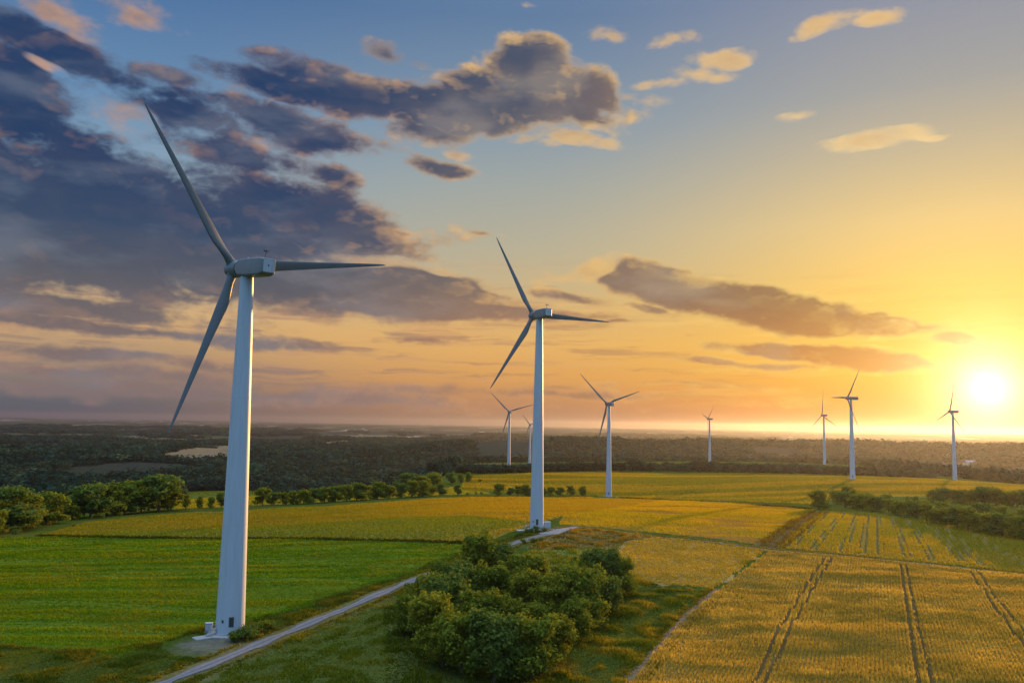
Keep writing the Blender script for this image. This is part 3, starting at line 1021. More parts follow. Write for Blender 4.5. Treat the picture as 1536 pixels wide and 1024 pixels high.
# fringes along the lane, the ditch and the road
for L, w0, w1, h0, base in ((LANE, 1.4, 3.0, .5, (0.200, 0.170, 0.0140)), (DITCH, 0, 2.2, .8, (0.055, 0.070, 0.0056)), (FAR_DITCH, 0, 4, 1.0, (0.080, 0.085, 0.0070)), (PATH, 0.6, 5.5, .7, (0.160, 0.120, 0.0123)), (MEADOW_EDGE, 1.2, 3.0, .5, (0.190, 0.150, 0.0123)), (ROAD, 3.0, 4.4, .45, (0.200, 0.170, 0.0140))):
    dl = dense(L, .8)
    n = 7
    j = np.repeat(np.arange(len(dl)), n)
    t = np.gradient(dl, axis=0)
    t /= np.linalg.norm(t, axis=1)[:, None] + 1e-9
    off = RNG.uniform(w0, w1, len(j)) * RNG.choice([-1, 1], len(j))
    x = dl[j, 0] + t[j, 1] * off + RNG.normal(0, .3, len(j))
    y = dl[j, 1] - t[j, 0] * off + RNG.normal(0, .3, len(j))
    k = in_view(x, y) & (dist_line(ROAD, x, y) > 2.9)
    x, y = x[k], y[k]
    gx_.append(x)
    gy_.append(y)
    gh.append(h0 * RNG.uniform(.4, 1.2, len(x)))
    gw.append(np.full(len(x), .35))
    gt.append(tints(x, y, base, tuple(v * .7 for v in base), 8, .8))
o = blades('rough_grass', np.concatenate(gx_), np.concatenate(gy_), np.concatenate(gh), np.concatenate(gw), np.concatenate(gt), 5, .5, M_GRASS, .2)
tag(o, 'rough tufted grass on the verges, banks and meadow round the copse', 'grass', kind='stuff')


# ------------------------------------------------------------------ mesh helpers
class MB:
    def __init__(self):
        self.v = []
        self.f = []

    def loft(self, rings, cap0=True, cap1=True):
        n = len(rings[0])
        b = len(self.v)
        for r_ in rings:
            self.v += [tuple(p) for p in r_]
        for k in range(len(rings) - 1):
            for i in range(n):
                j = (i + 1) % n
                self.f.append((b + k * n + i, b + k * n + j, b + (k + 1) * n + j, b + (k + 1) * n + i))
        if cap0:
            self.f.append(tuple(b + i for i in reversed(range(n))))
        if cap1:
            self.f.append(tuple(b + (len(rings) - 1) * n + i for i in range(n)))
        return self

    def lathe(self, prof, n=48, axis='z', **kw):
        rings = []
        for r_, z in prof:
            ring = []
            for i in range(n):
                a = 2 * math.pi * i / n
                p = (r_ * math.cos(a), r_ * math.sin(a), z)
                ring.append(p if axis == 'z' else (p[2], p[0], p[1]))
            rings.append(ring)
        return self.loft(rings, **kw)

    def box(self, c, s, rz=0.0, bev=0.0):
        x, y, z = (k / 2 for k in s)
        e = min(bev, x * .6, y * .6, z * .6)
        lv = []
        for zz, ins in (((-z, e), (-z + e, 0), (z - e, 0), (z, e)) if e else ((-z, 0), (z, 0))):
            xx, yy = x - ins, y - ins
            ring = [(-xx, -yy), (xx, -yy), (xx, yy), (-xx, yy)]
            lv.append([(c[0] + a * math.cos(rz) - b_ * math.sin(rz), c[1] + a * math.sin(rz) + b_ * math.cos(rz), c[2] + zz) for a, b_ in ring])
        return self.loft(lv)

    def tube(self, a, b, r0, r1=None, n=8):
        a, b = Vector(a), Vector(b)
        r1 = r0 if r1 is None else r1
        d = (b - a).normalized()
        u = d.orthogonal().normalized()
        w = d.cross(u)
        ring = lambda c, r_: [c + (u * math.cos(2 * math.pi * i / n) + w * math.sin(2 * math.pi * i / n)) * r_ for i in range(n)]
        return self.loft([ring(a, r0), ring(b, r1)])

    def build(self, name, mat, parent=None, smooth=True, angle=35):
        me = bpy.data.meshes.new(name)
        me.from_pydata([tuple(p) for p in self.v], [], self.f)
        me.materials.append(mat)
        if smooth:
            me.polygons.foreach_set('use_smooth', [True] * len(me.polygons))
            me.set_sharp_from_angle(angle=rad(angle))
        me.update()
        o = bpy.data.objects.new(name, me)
        COL.objects.link(o)
        if parent:
            o.parent = parent
        return o


def copy_to(o, parent=None, name=None):
    c = o.copy()
    COL.objects.link(c)
    c.parent = parent
    return c


# ------------------------------------------------------------------ wind turbine
def blade_mesh():
    secs = [(1.0, 1.04, 1.04, 0, 1), (2.2, 1.04, 1.04, 0, 1), (3.6, 1.25, .98, 16, .7), (5.5, 1.9, .78, 15, .25), (8.0, 2.9, .62, 13, 0), (10.0, 2.95, .52, 11, 0), (14, 2.55, .40, 8.5, 0),
            (20, 2.0, .29, 6, 0), (27, 1.5, .20, 3.5, 0), (33, 1.08, .13, 1.8, 0), (37, .74, .085, .6, 0), (39.2, .42, .05, 0, 0), (40.0, .10, .02, 0, 0)]
    n = 24
    rings = []
    for r_, ch, th, tw, circ in secs:
        ring = []
        c = ch * .86 if circ < 1 else 1.04
        for i in range(n):
            t = 2 * math.pi * i / n
            cy, cx = math.cos(t), math.sin(t)
            yc, xc = cy * c, cx * th               # circle of half-width
            u = (1 - cy) / 2                      # 0 trailing .. 1 leading
            half = th * 2.0 * (1.4845 * math.sqrt(max(1 - u, 0) if False else max(u if False else (1 - (1 + cy) / 2), 0)) * (1 - (1 - (1 + cy) / 2)) ** .9)
            ya = -.30 * c + (1 + cy) / 2 * c       # leading edge at -y
            xa = half * .5 * (1 if cx >= 0 else -.75)
            y = circ * yc + (1 - circ) * ya
            x = circ * xc + (1 - circ) * xa
            a = rad(tw)
            ring.append((x * math.cos(a) - y * math.sin(a), x * math.sin(a) + y * math.cos(a), r_))
        rings.append(ring)
    return MB().loft(rings)


def rrect(x, hw, z0, z1, cr, n=6):
    pts = []
    for cy, cz, a0 in ((hw - cr, z1 - cr, 0), (-hw + cr, z1 - cr, 90), (-hw + cr, z0 + cr, 180), (hw - cr, z0 + cr, 270)):
        for k in range(n):
            a = rad(a0 + 90 * k / (n - 1))
            pts.append((x, cy + cr * math.cos(a), cz + cr * math.sin(a)))
    return pts


def make_turbine_parts():
    """Prototype meshes; all in the turbine's own frame, rotor axis along +X."""
    P = {}
    tower = MB()
    prof = []
    for k in range(41):
        t = k / 40
        prof.append((3.08 * (1 - t) ** .9 * .54 + 1.42 + (3.08 - 1.42 - 3.08 * .54) * (1 - t), 79.0 * t))
    tower.lathe(prof, 56)
    P['tower'] = tower
    P['flange'] = [(prof[k][0], prof[k][1]) for k in (12, 26, 39)]
    nac = MB()
    nac.loft([rrect(2.9, 1.72, -1.72, 1.72, 1.70), rrect(2.2, 1.80, -1.85, 1.80, 1.1), rrect(1.0, 1.86, -1.98, 1.90, .55), rrect(-3.0, 1.88, -2.0, 1.95, .45), rrect(-7.6, 1.84, -1.95, 1.95, .45),
              rrect(-9.1, 1.72, -1.62, 1.86, .40), rrect(-9.45, 1.50, -1.35, 1.66, .35)])
    P['nacelle'] = nac
    P['rear'] = MB().loft([rrect(-9.44, 1.36, -1.2, 1.52, .3), rrect(-9.50, 1.33, -1.17, 1.49, .3)])
    P['hatch'] = MB().box((-9.51, .1, .25), (.04, .34, .34), 0, .01)
    P['seam'] = MB().lathe([(1.78, 2.88), (1.78, 3.12)], 40, 'x')
    sensor = MB()
    sensor.tube((-8.2, .25, 1.9), (-8.2, .25, 3.5), .07).tube((-8.2, -.45, 3.3), (-8.2, .75, 3.3), .05).tube((-8.2, -.45, 3.3), (-8.2, -.45, 3.75), .10).tube((-8.2, .75, 3.3), (-8.2, .75, 3.85), .16, .06)
    sensor.box((-8.2, .25, 3.55), (.34, .34, .3), 0, .05)
    P['sensor'] = sensor
    P['light'] = MB().lathe([(.24, 1.86), (.26, 2.3), (.16, 2.46), (.02, 2.5)], 14)
    hub = MB()
    hub.lathe([(1.74, -3.0), (1.95, -2.3), (2.05, -1.0), (2.05, .6), (1.86, 1.6), (1.45, 2.4), (.85, 2.95), (.2, 3.15)], 40, 'x')
    P['hub'] = hub
    P['blade'] = blade_mesh()
    P['root'] = MB().lathe([(1.16, 1.2), (1.18, 2.0), (1.10, 2.12)], 28)
    fnd = MB()
    fnd.lathe([(4.7, -1.2), (4.7, .30), (4.55, .42), (3.2, .46)], 8)
    P['foundation'] = fnd
    P['ring'] = MB().lathe([(3.3, .40), (3.3, .62), (3.12, .66)], 48)
    return P


PP = make_turbine_parts()
PROTO = {}


def part(key, name, mat, parent, builder=None):
    if key not in PROTO:
        PROTO[key] = (builder or PP[key]).build(name, mat, parent)
        return PROTO[key]
    return copy_to(PROTO[key], parent)


def place(o, M):
    o.matrix_basis = M
    return o


def on_tower(z, face, out=.0, width=1.0):
    """Radius of the tower at height z."""
    t = z / 79.0
    return 3.08 * (1 - t) ** .9 * .54 + 1.42 + (3.08 - 1.42 - 3.08 * .54) * (1 - t)


def curved_panel(z0, z1, half_w, lift, face, r_scale=1.0):
    mb = MB()
    rings = []
    for z in (z0, z1):
        r_ = on_tower(z, face)
        da = half_w / r_
        arc = [face + da * (k / 5 - 1) for k in range(11)]
        rings.append([((r_ + lift) * math.cos(a), (r_ + lift) * math.sin(a), z) for a in arc] + [((r_ - .05) * math.cos(a), (r_ - .05) * math.sin(a), z) for a in reversed(arc)])
    return mb.loft(rings)


TURBINES = [
    # base, heading of the rotor axis, first blade phase, blade length, overhang, tilt, cone, nacelle scale, tower girth, blades shown, label
    ((-60.3, 186.7), 135.9, 80.6, 40.3, 6.1, 4.8, -.118, 1.0, 1.0, 'tall white wind turbine nearest of all, beside the gravel track with shrubs at its foot'),
    ((10.3, 314.6), 112.1, 90.9, 33.4, 5.7, 1.5, .0, .86, .84, 'white wind turbine on the gravel pad at the end of the track, second nearest'),
    ((86.5, 735.9), 118.4, 71.7, 38.7, 2.8, 3.8, .046, .62, .84, 'white wind turbine standing on the far edge of the golden yellow field'),
    ((-1.6, 1131.7), 106, 73.9, 36.7, 3.4, 6.0, .05, .62, .80, 'small white wind turbine left of the second turbine, before the dark woods'),
    ((41.3, 1764.1), 105, 82.1, 27.0, 3.4, 2.0, .0, .62, .85, 'tiny wind turbine half hidden behind the tower of the second turbine'),
    ((379.6, 1597.8), 188, 74.4, 36.6, 2.8, 6.0, .0, .66, .85, 'tiny pale wind turbine standing alone behind the dark tree belt, right of centre'),
    ((519.3, 1387.7), 195.9, 1.4, 43.0, 2.8, 0, -.10, .66, .75, 'distant wind turbine with one blade straight up, rising behind the tree belt'),
    ((340.8, 837.1), 189.6, 87.6, 34.5, 2.8, 1.0, -.072, .80, .86, 'wind turbine above the right hedge with a blade pointing steeply up to the right'),
    ((525.8, 994.5), 181.4, 107.2, 38.9, 2.8, 0, -.065, .72, .80, 'wind turbine closest to the setting sun at the right edge'),
]

for ti, (b, th, ph, B, ov, tilt, cone, ns, girth, label) in enumerate(TURBINES):
    z = float(height(*b))
    root = empty('wind_turbine', (b[0], b[1], z), label, 'wind turbine', 'white three bladed wind turbines of the wind farm')
    G = Matrix.Diagonal((girth, girth, 1, 1))
    tw = place(part('tower', 'tower', M_PAINT, root), G)
    for k, (r_, zz) in enumerate(PP['flange']):
        fl = part('flange%d' % k, 'flange', M_PAINT, tw, MB().lathe([(r_ + .002, zz - .10), (r_ + .022, zz - .08), (r_ + .022, zz + .08), (r_ + .002, zz + .10)], 56, cap0=False, cap1=False))
    if ti < 4 or ti == 7:
        place(part('foundation', 'foundation', M_CONC, root), Matrix.Diagonal((girth, girth, 1, 1)) @ Matrix.Rotation(.3, 4, 'Z'))
        place(part('ring', 'base_ring', M_GREY, root), G)
        face = math.atan2(-b[1], -b[0]) + .06     # the door looks towards the track
        dp = part('door', 'door', M_DARK, root, curved_panel(2.2, 4.2, .48, .05, 0))
        place(dp, G @ Matrix.Rotation(face, 4, 'Z'))
        df = part('door_frame', 'door_frame', M_GREY, dp, curved_panel(2.08, 4.32, .60, .03, 0))
        vt = part('vent', 'vent', M_DARK, root, curved_panel(3.0, 3.6, .22, .04, 0))
        place(vt, G @ Matrix.Rotation(face - .62, 4, 'Z'))
        if ti < 2:
            ap = part('apron', 'apron', M_CONC, root, MB().box((5.6, 0, -.15), (4.2, 2.8, .8), 0, .06))
            place(ap, Matrix.Rotation(face - 1.25, 4, 'Z'))
        # steel stair up to the door
        st = MB()
        st.box((4.3, 0, 2.0), (1.5, 1.3, .10))
        for k in range(7):
            st.box((5.2 + k * .30, 0, 1.80 - k * .27), (.32, 1.0, .05))
        for s_ in (-.55, .55):
            st.tube((5.05, s_, 1.9), (7.1, s_, .05), .06)
            st.tube((3.7, s_ * 1.1, 2.0), (3.7, s_ * 1.1, 0.2), .06)
            st.tube((4.95, s_ * 1.1, 2.0), (4.95, s_ * 1.1, 0.2), .06)
        rl = MB()
        for s_ in (-.6, .6):
            rl.tube((3.65, s_, 3.05), (5.0, s_, 3.05), .04).tube((5.0, s_, 3.05), (7.1, s_, 1.1), .04)
            for q, zt in ((3.65, 2.0), (5.0, 2.0), (6.05, 1.05), (7.1, .05)):
                rl.tube((q, s_, zt), (q, s_, zt + 1.05), .04)
        rl.tube((3.65, -.6, 3.05), (3.65, .6, 3.05), .04)
        so = place(part('stair', 'stair', M_GREY, root, st), Matrix.Rotation(face - 1.25, 4, 'Z') @ Matrix.Translation((3.0, 0, 0)) @ Matrix.Diagonal((.62, .7, .8, 1)) @ Matrix.Translation((-3.3, 0, 0)))
        ro = part('railing', 'railing', M_GREY, so, rl)
    yaw = Matrix.Translation((0, 0, 80.6)) @ Matrix.Rotation(rad(th), 4, 'Z') @ Matrix.Rotation(-rad(tilt), 4, 'Y')
    hs_ = 1.0 if ns == 1.0 else max(ns, .78)
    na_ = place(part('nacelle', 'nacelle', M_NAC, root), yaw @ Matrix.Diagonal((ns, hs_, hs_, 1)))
    part('rear', 'rear_panel', M_PAINT, na_)
    part('hatch', 'hatch', M_DARK, na_)
    part('seam', 'seam', M_DARK, na_)
    part('sensor', 'wind_sensor', M_DARK, na_)
    part('light', 'beacon', M_GREY, na_)
    hubx = ov if ns == 1.0 else max(ov, 3.0 * ns + 1.8 * hs_)
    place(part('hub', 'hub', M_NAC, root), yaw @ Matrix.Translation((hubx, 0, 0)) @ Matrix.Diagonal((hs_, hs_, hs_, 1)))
    a = (yaw.to_3x3() @ Vector((1, 0, 0))).normalized()
    hz = Vector((math.sin(rad(th)), -math.cos(rad(th)), 0))
    vz = hz.cross(a)
    vz = vz if vz.z > 0 else -vz
    hubp = yaw @ Vector((hubx, 0, 0))
    for k in range(3):
        an = rad(ph + 120 * k)
        d = (math.cos(an) * vz + math.sin(an) * hz + cone * a).normalized()
        xa = (a - a.dot(d) * d).normalized()
        ya = d.cross(xa)
        M = Matrix(((xa.x, ya.x, d.x, hubp.x), (xa.y, ya.y, d.y, hubp.y), (xa.z, ya.z, d.z, hubp.z), (0, 0, 0, 1)))
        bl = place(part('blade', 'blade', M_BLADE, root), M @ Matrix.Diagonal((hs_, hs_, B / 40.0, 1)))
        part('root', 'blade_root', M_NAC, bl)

# ------------------------------------------------------------------ trees
def leaf_cloud(rng, centres, radii, n, size, squash=.85, shell=.55):
    """Leaf quads through clumps; returns verts and flat faces."""
    w = np.array(radii) ** 2
    pick = rng.choice(len(radii), n, p=w / w.sum())
    d = rng.normal(size=(n, 3))
    d /= np.linalg.norm(d, axis=1)[:, None]
    rr = (shell + (1 - shell) * rng.random(n)) ** .8
    lump = 1 + .22 * np.sin(d[:, 0] * 5 + pick) * np.cos(d[:, 1] * 4 + pick * 1.7) + .12 * np.sin(d[:, 2] * 9 + pick * .6)
    rr = np.where(rng.random(n) < .16, rng.uniform(1.0, 1.38, n), rr)
    an = rng.uniform(.68, 1.42, (len(radii), 3))
    off = d * (rr * lump * np.array(radii)[pick])[:, None] * an[pick]
    off[:, 2] *= squash
    c = np.array(centres)[pick] + off
    nrm = d * 1.0 + rng.normal(size=(n, 3)) * .75
    nrm[:, 2] += .25
    nrm /= np.linalg.norm(nrm, axis=1)[:, None]
    t = np.cross(nrm, rng.normal(size=(n, 3)))
    t /= np.linalg.norm(t, axis=1)[:, None]
    b = np.cross(nrm, t)
    s = size * rng.uniform(.6, 1.35, n)[:, None]
    asp = rng.uniform(.5, .9, n)[:, None]
    V = np.stack([c - t * s * .5, c - b * s * asp * .5 + nrm * s * .08, c + t * s * .5, c + b * s * asp * .5 + nrm * s * .08], 1).reshape(-1, 3)
    return V, np.arange(n * 4)


def tree_proto(seed, H, W, n_leaf, leaf, mat, low=.12, clumps=40, name='broadleaf_tree', lobes=1.0):
    rng = np.random.default_rng(seed)
    cs, rs_ = [], []
    for k in range(clumps):
        u = rng.random()
        zc = H * (low + .12 + (.92 - low - .12) * u)
        env = math.sqrt(max(0.0, 1 - ((zc / H - .52) / .55) ** 2))
        a = rng.uniform(0, 2 * math.pi)
        q = W / 2 * env * math.sqrt(rng.uniform(.15, 1.0)) * .80
        cs.append((q * math.cos(a), q * math.sin(a), zc))
        rs_.append(W * rng.choice([rng.uniform(.08, .13), rng.uniform(.13, .22)]) * lobes)
    for k in range(max(3, clumps // 7)):
        a = rng.uniform(0, 2 * math.pi)
        zc = H * rng.uniform(.35, 1.0)
        q = W / 2 * rng.uniform(.75, 1.08) * math.sqrt(max(.05, 1 - ((zc / H - .5) / .6) ** 2))
        cs.append((q * math.cos(a), q * math.sin(a), zc))
        rs_.append(W * rng.uniform(.05, .10))
    cs.append((0, 0, H * .5))
    rs_.append(W * .24)
    cs.append((W * .03, 0, H * .80))
    rs_.append(W * .18)
    V, F = leaf_cloud(rng, cs, rs_, n_leaf, leaf)
    keep = None
    V[:, 2] = np.maximum(V[:, 2], H * .03)
    crown = new_mesh('crown', V, F, 4, mat)
    tr = MB()
    top = H * .55
    tr.loft([[(r_ * math.cos(2 * math.pi * i / 9) + bx, r_ * math.sin(2 * math.pi * i / 9), zz) for i in range(9)]
             for r_, zz, bx in ((W * .042, -.4, 0), (W * .032, H * .06, 0), (W * .026, H * .25, W * .01), (W * .018, top, W * .02))])
    for k in range(min(9, clumps)):
        c = cs[k]
        z0 = min(H * rng.uniform(.16, .45), c[2] * .8)
        mid = (c[0] * .5, c[1] * .5, (z0 + c[2]) / 2 + .03 * H)
        tr.tube((W * .01, 0, z0), mid, W * .015, W * .010, 6).tube(mid, c, W * .010, W * .004, 6)
    trunk = tr.build('trunk', M_BARK)
    for o in (crown, trunk):
        COL.objects.unlink(o)
    return (crown, trunk, H, W)


NEAR = [tree_proto(1, 11, 9.0, 8500, .52, M_LEAF), tree_proto(2, 11, 8.0, 8000, .52, M_LEAF2, .10), tree_proto(3, 11, 8.6, 8500, .54, M_LEAF3, .06, 46),
        tree_proto(4, 11, 7.2, 7500, .50, M_LEAF2, .10, 34), tree_proto(5, 11, 9.6, 9000, .55, M_LEAF, .05, 50)]
MIDT = [tree_proto(11, 11, 9.4, 3600, .75, M_LEAF, .03, 24), tree_proto(12, 11, 8.2, 3200, .75, M_LEAF2, .05, 22), tree_proto(13, 11, 10.2, 3600, .78, M_LEAF3, .02, 26),
        tree_proto(14, 11, 9.0, 3200, .75, M_LEAF2, .07, 20)]
BUSH = [tree_proto(21, 2.2, 3.0, 1300, .22, M_LEAF3, .02, 10, lobes=1.2), tree_proto(22, 2.0, 2.6, 1200, .22, M_LEAF, .02, 9, lobes=1.2)]
YOUNG = [tree_proto(31, 4.0, 2.4, 1100, .30, M_DRYLEAF, .08, 9, lobes=1.1)]


def plant(kind, protos, px, py, h, label, cat, group, wide=1.0, which=None, xyz=None):
    p = at(px, py) if xyz is None else xyz
    crown, trunk, H, W = protos[RNG.integers(len(protos)) if which is None else which % len(protos)]
    s = h / H
    o = empty(kind, (p[0], p[1], p[2] - .05), label, cat, group, RNG.uniform(0, 6.28), (s * wide, s * wide, s))
    copy_to(trunk, o)
    copy_to(crown, o)
    return o


CG = 'trees of the copse beside the gravel track'
LG = 'tall trees of the wood at the left edge'
ORD = ['first', 'second', 'third', 'fourth', 'fifth', 'sixth', 'seventh', 'eighth', 'ninth', 'tenth', 'eleventh', 'twelfth', 'thirteenth', 'fourteenth', 'fifteenth',
       'sixteenth', 'seventeenth', 'eighteenth', 'nineteenth', 'twentieth', 'twenty-first', 'twenty-second', 'twenty-third', 'twenty-fourth', 'twenty-fifth', 'twenty-sixth',
       'twenty-seventh', 'twenty-eighth', 'twenty-ninth', 'thirtieth', 'thirty-first', 'thirty-second', 'thirty-third', 'thirty-fourth', 'thirty-fifth', 'thirty-sixth']


def stand(kind, protos, pts, phrase, cat, group, wide=1.0, where='from the left'):
    pts = sorted(pts)
    for i, p in enumerate(pts):
        if len(pts) == 1:
            lab = phrase
        else:
            pos = 'leftmost' if i == 0 else ('rightmost' if i == len(pts) - 1 else ORD[i])
            lab = (pos + ' ' + phrase) if i in (0, len(pts) - 1) else (pos + ' ' + where + ', ' + phrase)
        plant(kind, protos, p[0], p[1], p[2] * (RNG.uniform(.84, 1.16) if len(pts) > 4 else 1) * (1.03 if group == CG else .98 if group == LG else 1), lab, cat, group, wide * (p[3] if len(p) > 3 else 1.0), i * 3 + len(phrase))


stand('copse_tree', NEAR, [(646, 985, 11), (692, 1008, 11.5), (742, 1022, 11), (798, 1016, 11), (620, 952, 10.5), (838, 992, 8.5), (664, 1000, 9)], 'leafy tree in the front row of the copse', 'tree', CG, 1.08)
stand('copse_tree', NEAR, [(638, 932, 10.5), (668, 952, 11.5), (716, 968, 11), (760, 962, 9.5), (806, 968, 8), (860, 962, 8.5), (662, 927, 10.5)], 'bushy tree in the second row of the copse', 'tree', CG, 1.08)
stand('copse_tree', NEAR, [(690, 915, 10.5), (742, 915, 10.5), (790, 930, 10.5), (832, 938, 10.5), (872, 938, 11), (908, 920, 10.5), (668, 903, 9)], 'dark tree in the third row of the copse', 'tree', CG, 1.08)
stand('copse_tree', NEAR, [(722, 872, 11.5), (748, 870, 10.5), (772, 892, 9), (800, 895, 10), (838, 898, 10), (872, 896, 10), (900, 897, 11.5), (928, 893, 11)], 'tree at the back of the copse', 'tree', CG, 1.08)
stand('wood_tree', MIDT, [(10, 796, 18.5), (40, 791, 18), (-22, 800, 19), (70, 786, 16.5), (108, 778, 13), (136, 776, 16.5), (160, 773, 17.5), (186, 771, 18), (212, 769, 18), (238, 767, 18.5), (256, 765, 14.5)],
      'broad tree along the front of the wood at the left edge', 'tree', LG, 1.4)
stand('wood_tree', MIDT, [(22, 776, 18), (60, 774, 17.5), (94, 770, 16), (128, 766, 17), (160, 762, 17.5), (196, 762, 17.5), (226, 761, 17)], 'tree in the back row of the wood at the left edge', 'tree', LG, 1.5)
plant('bushy_tree', MIDT, -4, 806, 11.5, 'tree cut by the left border of the picture beside the dark ditch', 'tree', None)
plant('bushy_tree', MIDT, 113, 780, 7.5, 'small bright green tree in front of the left wood', 'tree', None, .8, 1)
stand('young_tree', YOUNG, [(83, 784, 4.2), (74, 789, 2.6), (126, 775, 2.8), (144, 774, 3.4), (168, 773, 2.6)], 'yellowing sapling on the bank below the left wood', 'sapling', 'saplings on the bank below the left wood')
stand('row_tree', MIDT, [(278, 763, 8.8), (299, 762, 7.6), (316, 762, 7.2), (332, 761, 8.8)], 'round tree with gaps beside it, left of the nearest turbine tower', 'tree', 'separate trees left of the nearest tower', .85)
stand('row_tree', MIDT, [(394, 758, 10.8), (411, 757, 8.7), (424, 757, 9.7), (440, 756, 9.7), (455, 756, 10.1), (470, 755, 9.7), (487, 754, 11.0), (503, 753, 10.6), (520, 752, 11.7), (535, 751, 10.6), (549, 750, 10.3),
                         (566, 749, 12.0), (585, 748, 12.2), (602, 747, 10.6), (618, 746, 12.0), (634, 745, 11.7), (648, 744, 10.1), (660, 743, 8.3)], 'tree in the long row behind the olive field', 'tree',
      'trees of the long row behind the olive field', 1.2)
plant('row_tree', MIDT, 686, 742, 8.4, 'single round tree standing apart at the right end of the long row', 'tree', None, .95, 2)
stand('low_shrub', BUSH, [(701, 742, 2.0), (714, 741, 2.2), (722, 741, 2.0)], 'tiny shrub in the gap left of the second turbine', 'shrub', 'tiny shrubs in the gap left of the second turbine', 1.2)
stand('row_tree', MIDT, [(748, 743, 9.6), (766, 743, 7.4), (777, 743, 8.6), (788, 743, 9.6), (797, 743, 7.6)], 'dark tree of the clump left of the second tower', 'tree', 'clump of dark trees left of the second tower', 1.2)
stand('row_tree', MIDT, [(815, 743, 7.2), (826, 743, 8.2), (840, 743, 7.6), (855, 743, 8.8), (874, 743, 8.8)], 'dark tree of the clump right of the second tower', 'tree', 'clump of dark trees right of the second tower', 1.3)
WG = 'trees of the dark wood behind the long row'
stand('wood_tree', MIDT, [(492, 738, 12), (512, 737, 13), (532, 737, 13), (552, 736, 14), (572, 736, 14), (592, 735, 14), (612, 735, 14), (632, 734, 14), (648, 732, 12)], 'dark tree in the wood rising behind the long row', 'tree', WG, 1.8)
stand('wood_tree', MIDT, [(470, 728, 12), (500, 727, 12), (530, 726, 12), (560, 726, 12), (590, 725, 12), (620, 725, 12), (650, 724, 11)], 'dark tree in the back of the wood behind the long row', 'tree', WG, 1.8)
stand('wood_tree', MIDT, [(676, 726, 11), (690, 724, 10), (703, 723, 11)], 'tree of the small group right of the dark wood', 'tree', 'small group of trees right of the dark wood')
plant('low_shrub', BUSH, 720, 723, 3.4, 'lone shrub right of the small tree group on the far field', 'shrub', None, 1.3)
plant('hedge_tree', MIDT, 1229, 764, 11.6, 'round tree standing apart at the left end of the right hedge', 'tree', None, 1.05, 0)
HG = 'trees of the hedge along the right fields'
stand('hedge_tree', MIDT, [(1256, 757, 12), (1268, 761, 10.5), (1281, 763, 10), (1294, 764, 9.5), (1307, 766, 9.5), (1320, 767, 9), (1333, 769, 9), (1347, 772, 9), (1361, 775, 9), (1375, 778, 9), (1390, 782, 9),
                           (1405, 785, 9), (1420, 788, 9.5), (1436, 791, 9.5), (1452, 795, 9.5), (1469, 798, 9.5), (1486, 801, 9.5), (1504, 804, 9.5), (1522, 807, 9.5), (1541, 810, 9.5)],
      'bushy tree in the front line of the right hedge', 'tree', HG, 1.3)
stand('hedge_tree', MIDT, [(1272, 752, 10), (1300, 757, 8), (1330, 761, 7.5), (1385, 771, 7.5), (1415, 777, 8), (1445, 782, 8.5), (1475, 786, 8.5), (1505, 789, 8.5), (1535, 792, 8.5)], 'tree in the back line of the right hedge', 'tree', HG, 1.3)
stand('hedge_tree', MIDT, [(1362, 757, 6), (1374, 760, 7)], 'small pointed tree on the rough ground behind the right hedge', 'tree', 'small trees behind the right hedge', .7)
stand('thicket_tree', MIDT, [(1400, 752, 9), (1415, 753, 10), (1430, 754, 10), (1446, 755, 10), (1462, 756, 10), (1478, 757, 10.5), (1494, 758, 10.5), (1510, 759, 10.5), (1526, 760, 10.5), (1542, 761, 10.5)],
      'tree of the thicket glowing under the sun at the right edge', 'tree', 'trees of the thicket under the sun', 1.45)
SG = 'shrubs at the foot of the nearest turbine'
stand('low_shrub', BUSH, [(352, 963, 1.8), (364, 960, 2.7), (378, 955, 2.9), (392, 948, 2.3), (406, 943, 1.8), (376, 947, 2.0)], 'dark green shrub at the foot of the nearest turbine', 'shrub', SG, 1.25)
stand('low_shrub', BUSH, [(789, 799, 1.6), (797, 799, 2.0), (805, 798, 2.2), (815, 797, 1.8), (782, 803, 1.6), (775, 806, 1.8)], 'small shrub at the foot of the second turbine', 'shrub', 'shrubs at the foot of the second turbine', 1.2)
stand('low_shrub', BUSH, [(786, 815, 1.5), (800, 813, 1.6), (812, 812, 1.3)], 'low shrub on the bank between the track and the copse', 'shrub', 'low shrubs on the bank by the track', 1.6)
stand('low_shrub', BUSH, [(4, 800, 3.0), (24, 801, 2.0), (110, 790, 1.6), (180, 774, 2.0), (150, 777, 2.2)], 'shrub along the bank at the left end of the ditch', 'shrub', 'shrubs along the bank at the left', 1.3)

# ------------------------------------------------------------------ small things at the turbine feet
def cabinet(px, py, s, label, rz=.4):
    p = at(px, py)
    o = empty('electrical_cabinet', (p[0], p[1], p[2]), label, 'cabinet', None, rz)
    MB().box((0, 0, s[2] / 2 + .15), s, 0, .05).build('housing', M_GREY, o)
    MB().box((0, 0, s[2] + .21), (s[0] + .2, s[1] + .2, .12), 0, .03).build('cover', M_PAINT, o)
    MB().box((0, 0, .0), (s[0] + .4, s[1] + .4, .34), 0, .03).build('plinth', M_CONC, o)
    for sx in (-.25, .25):
        d = MB().box((sx * s[0], -s[1] / 2 - .02, s[2] / 2 + .15), (s[0] * .46, .04, s[2] * .86)).build('door', M_PAINT, o)
        MB().box((sx * s[0] * .3, -s[1] / 2 - .06, s[2] / 2 + .15), (.05, .05, .2)).build('handle', M_DARK, d)
    return o


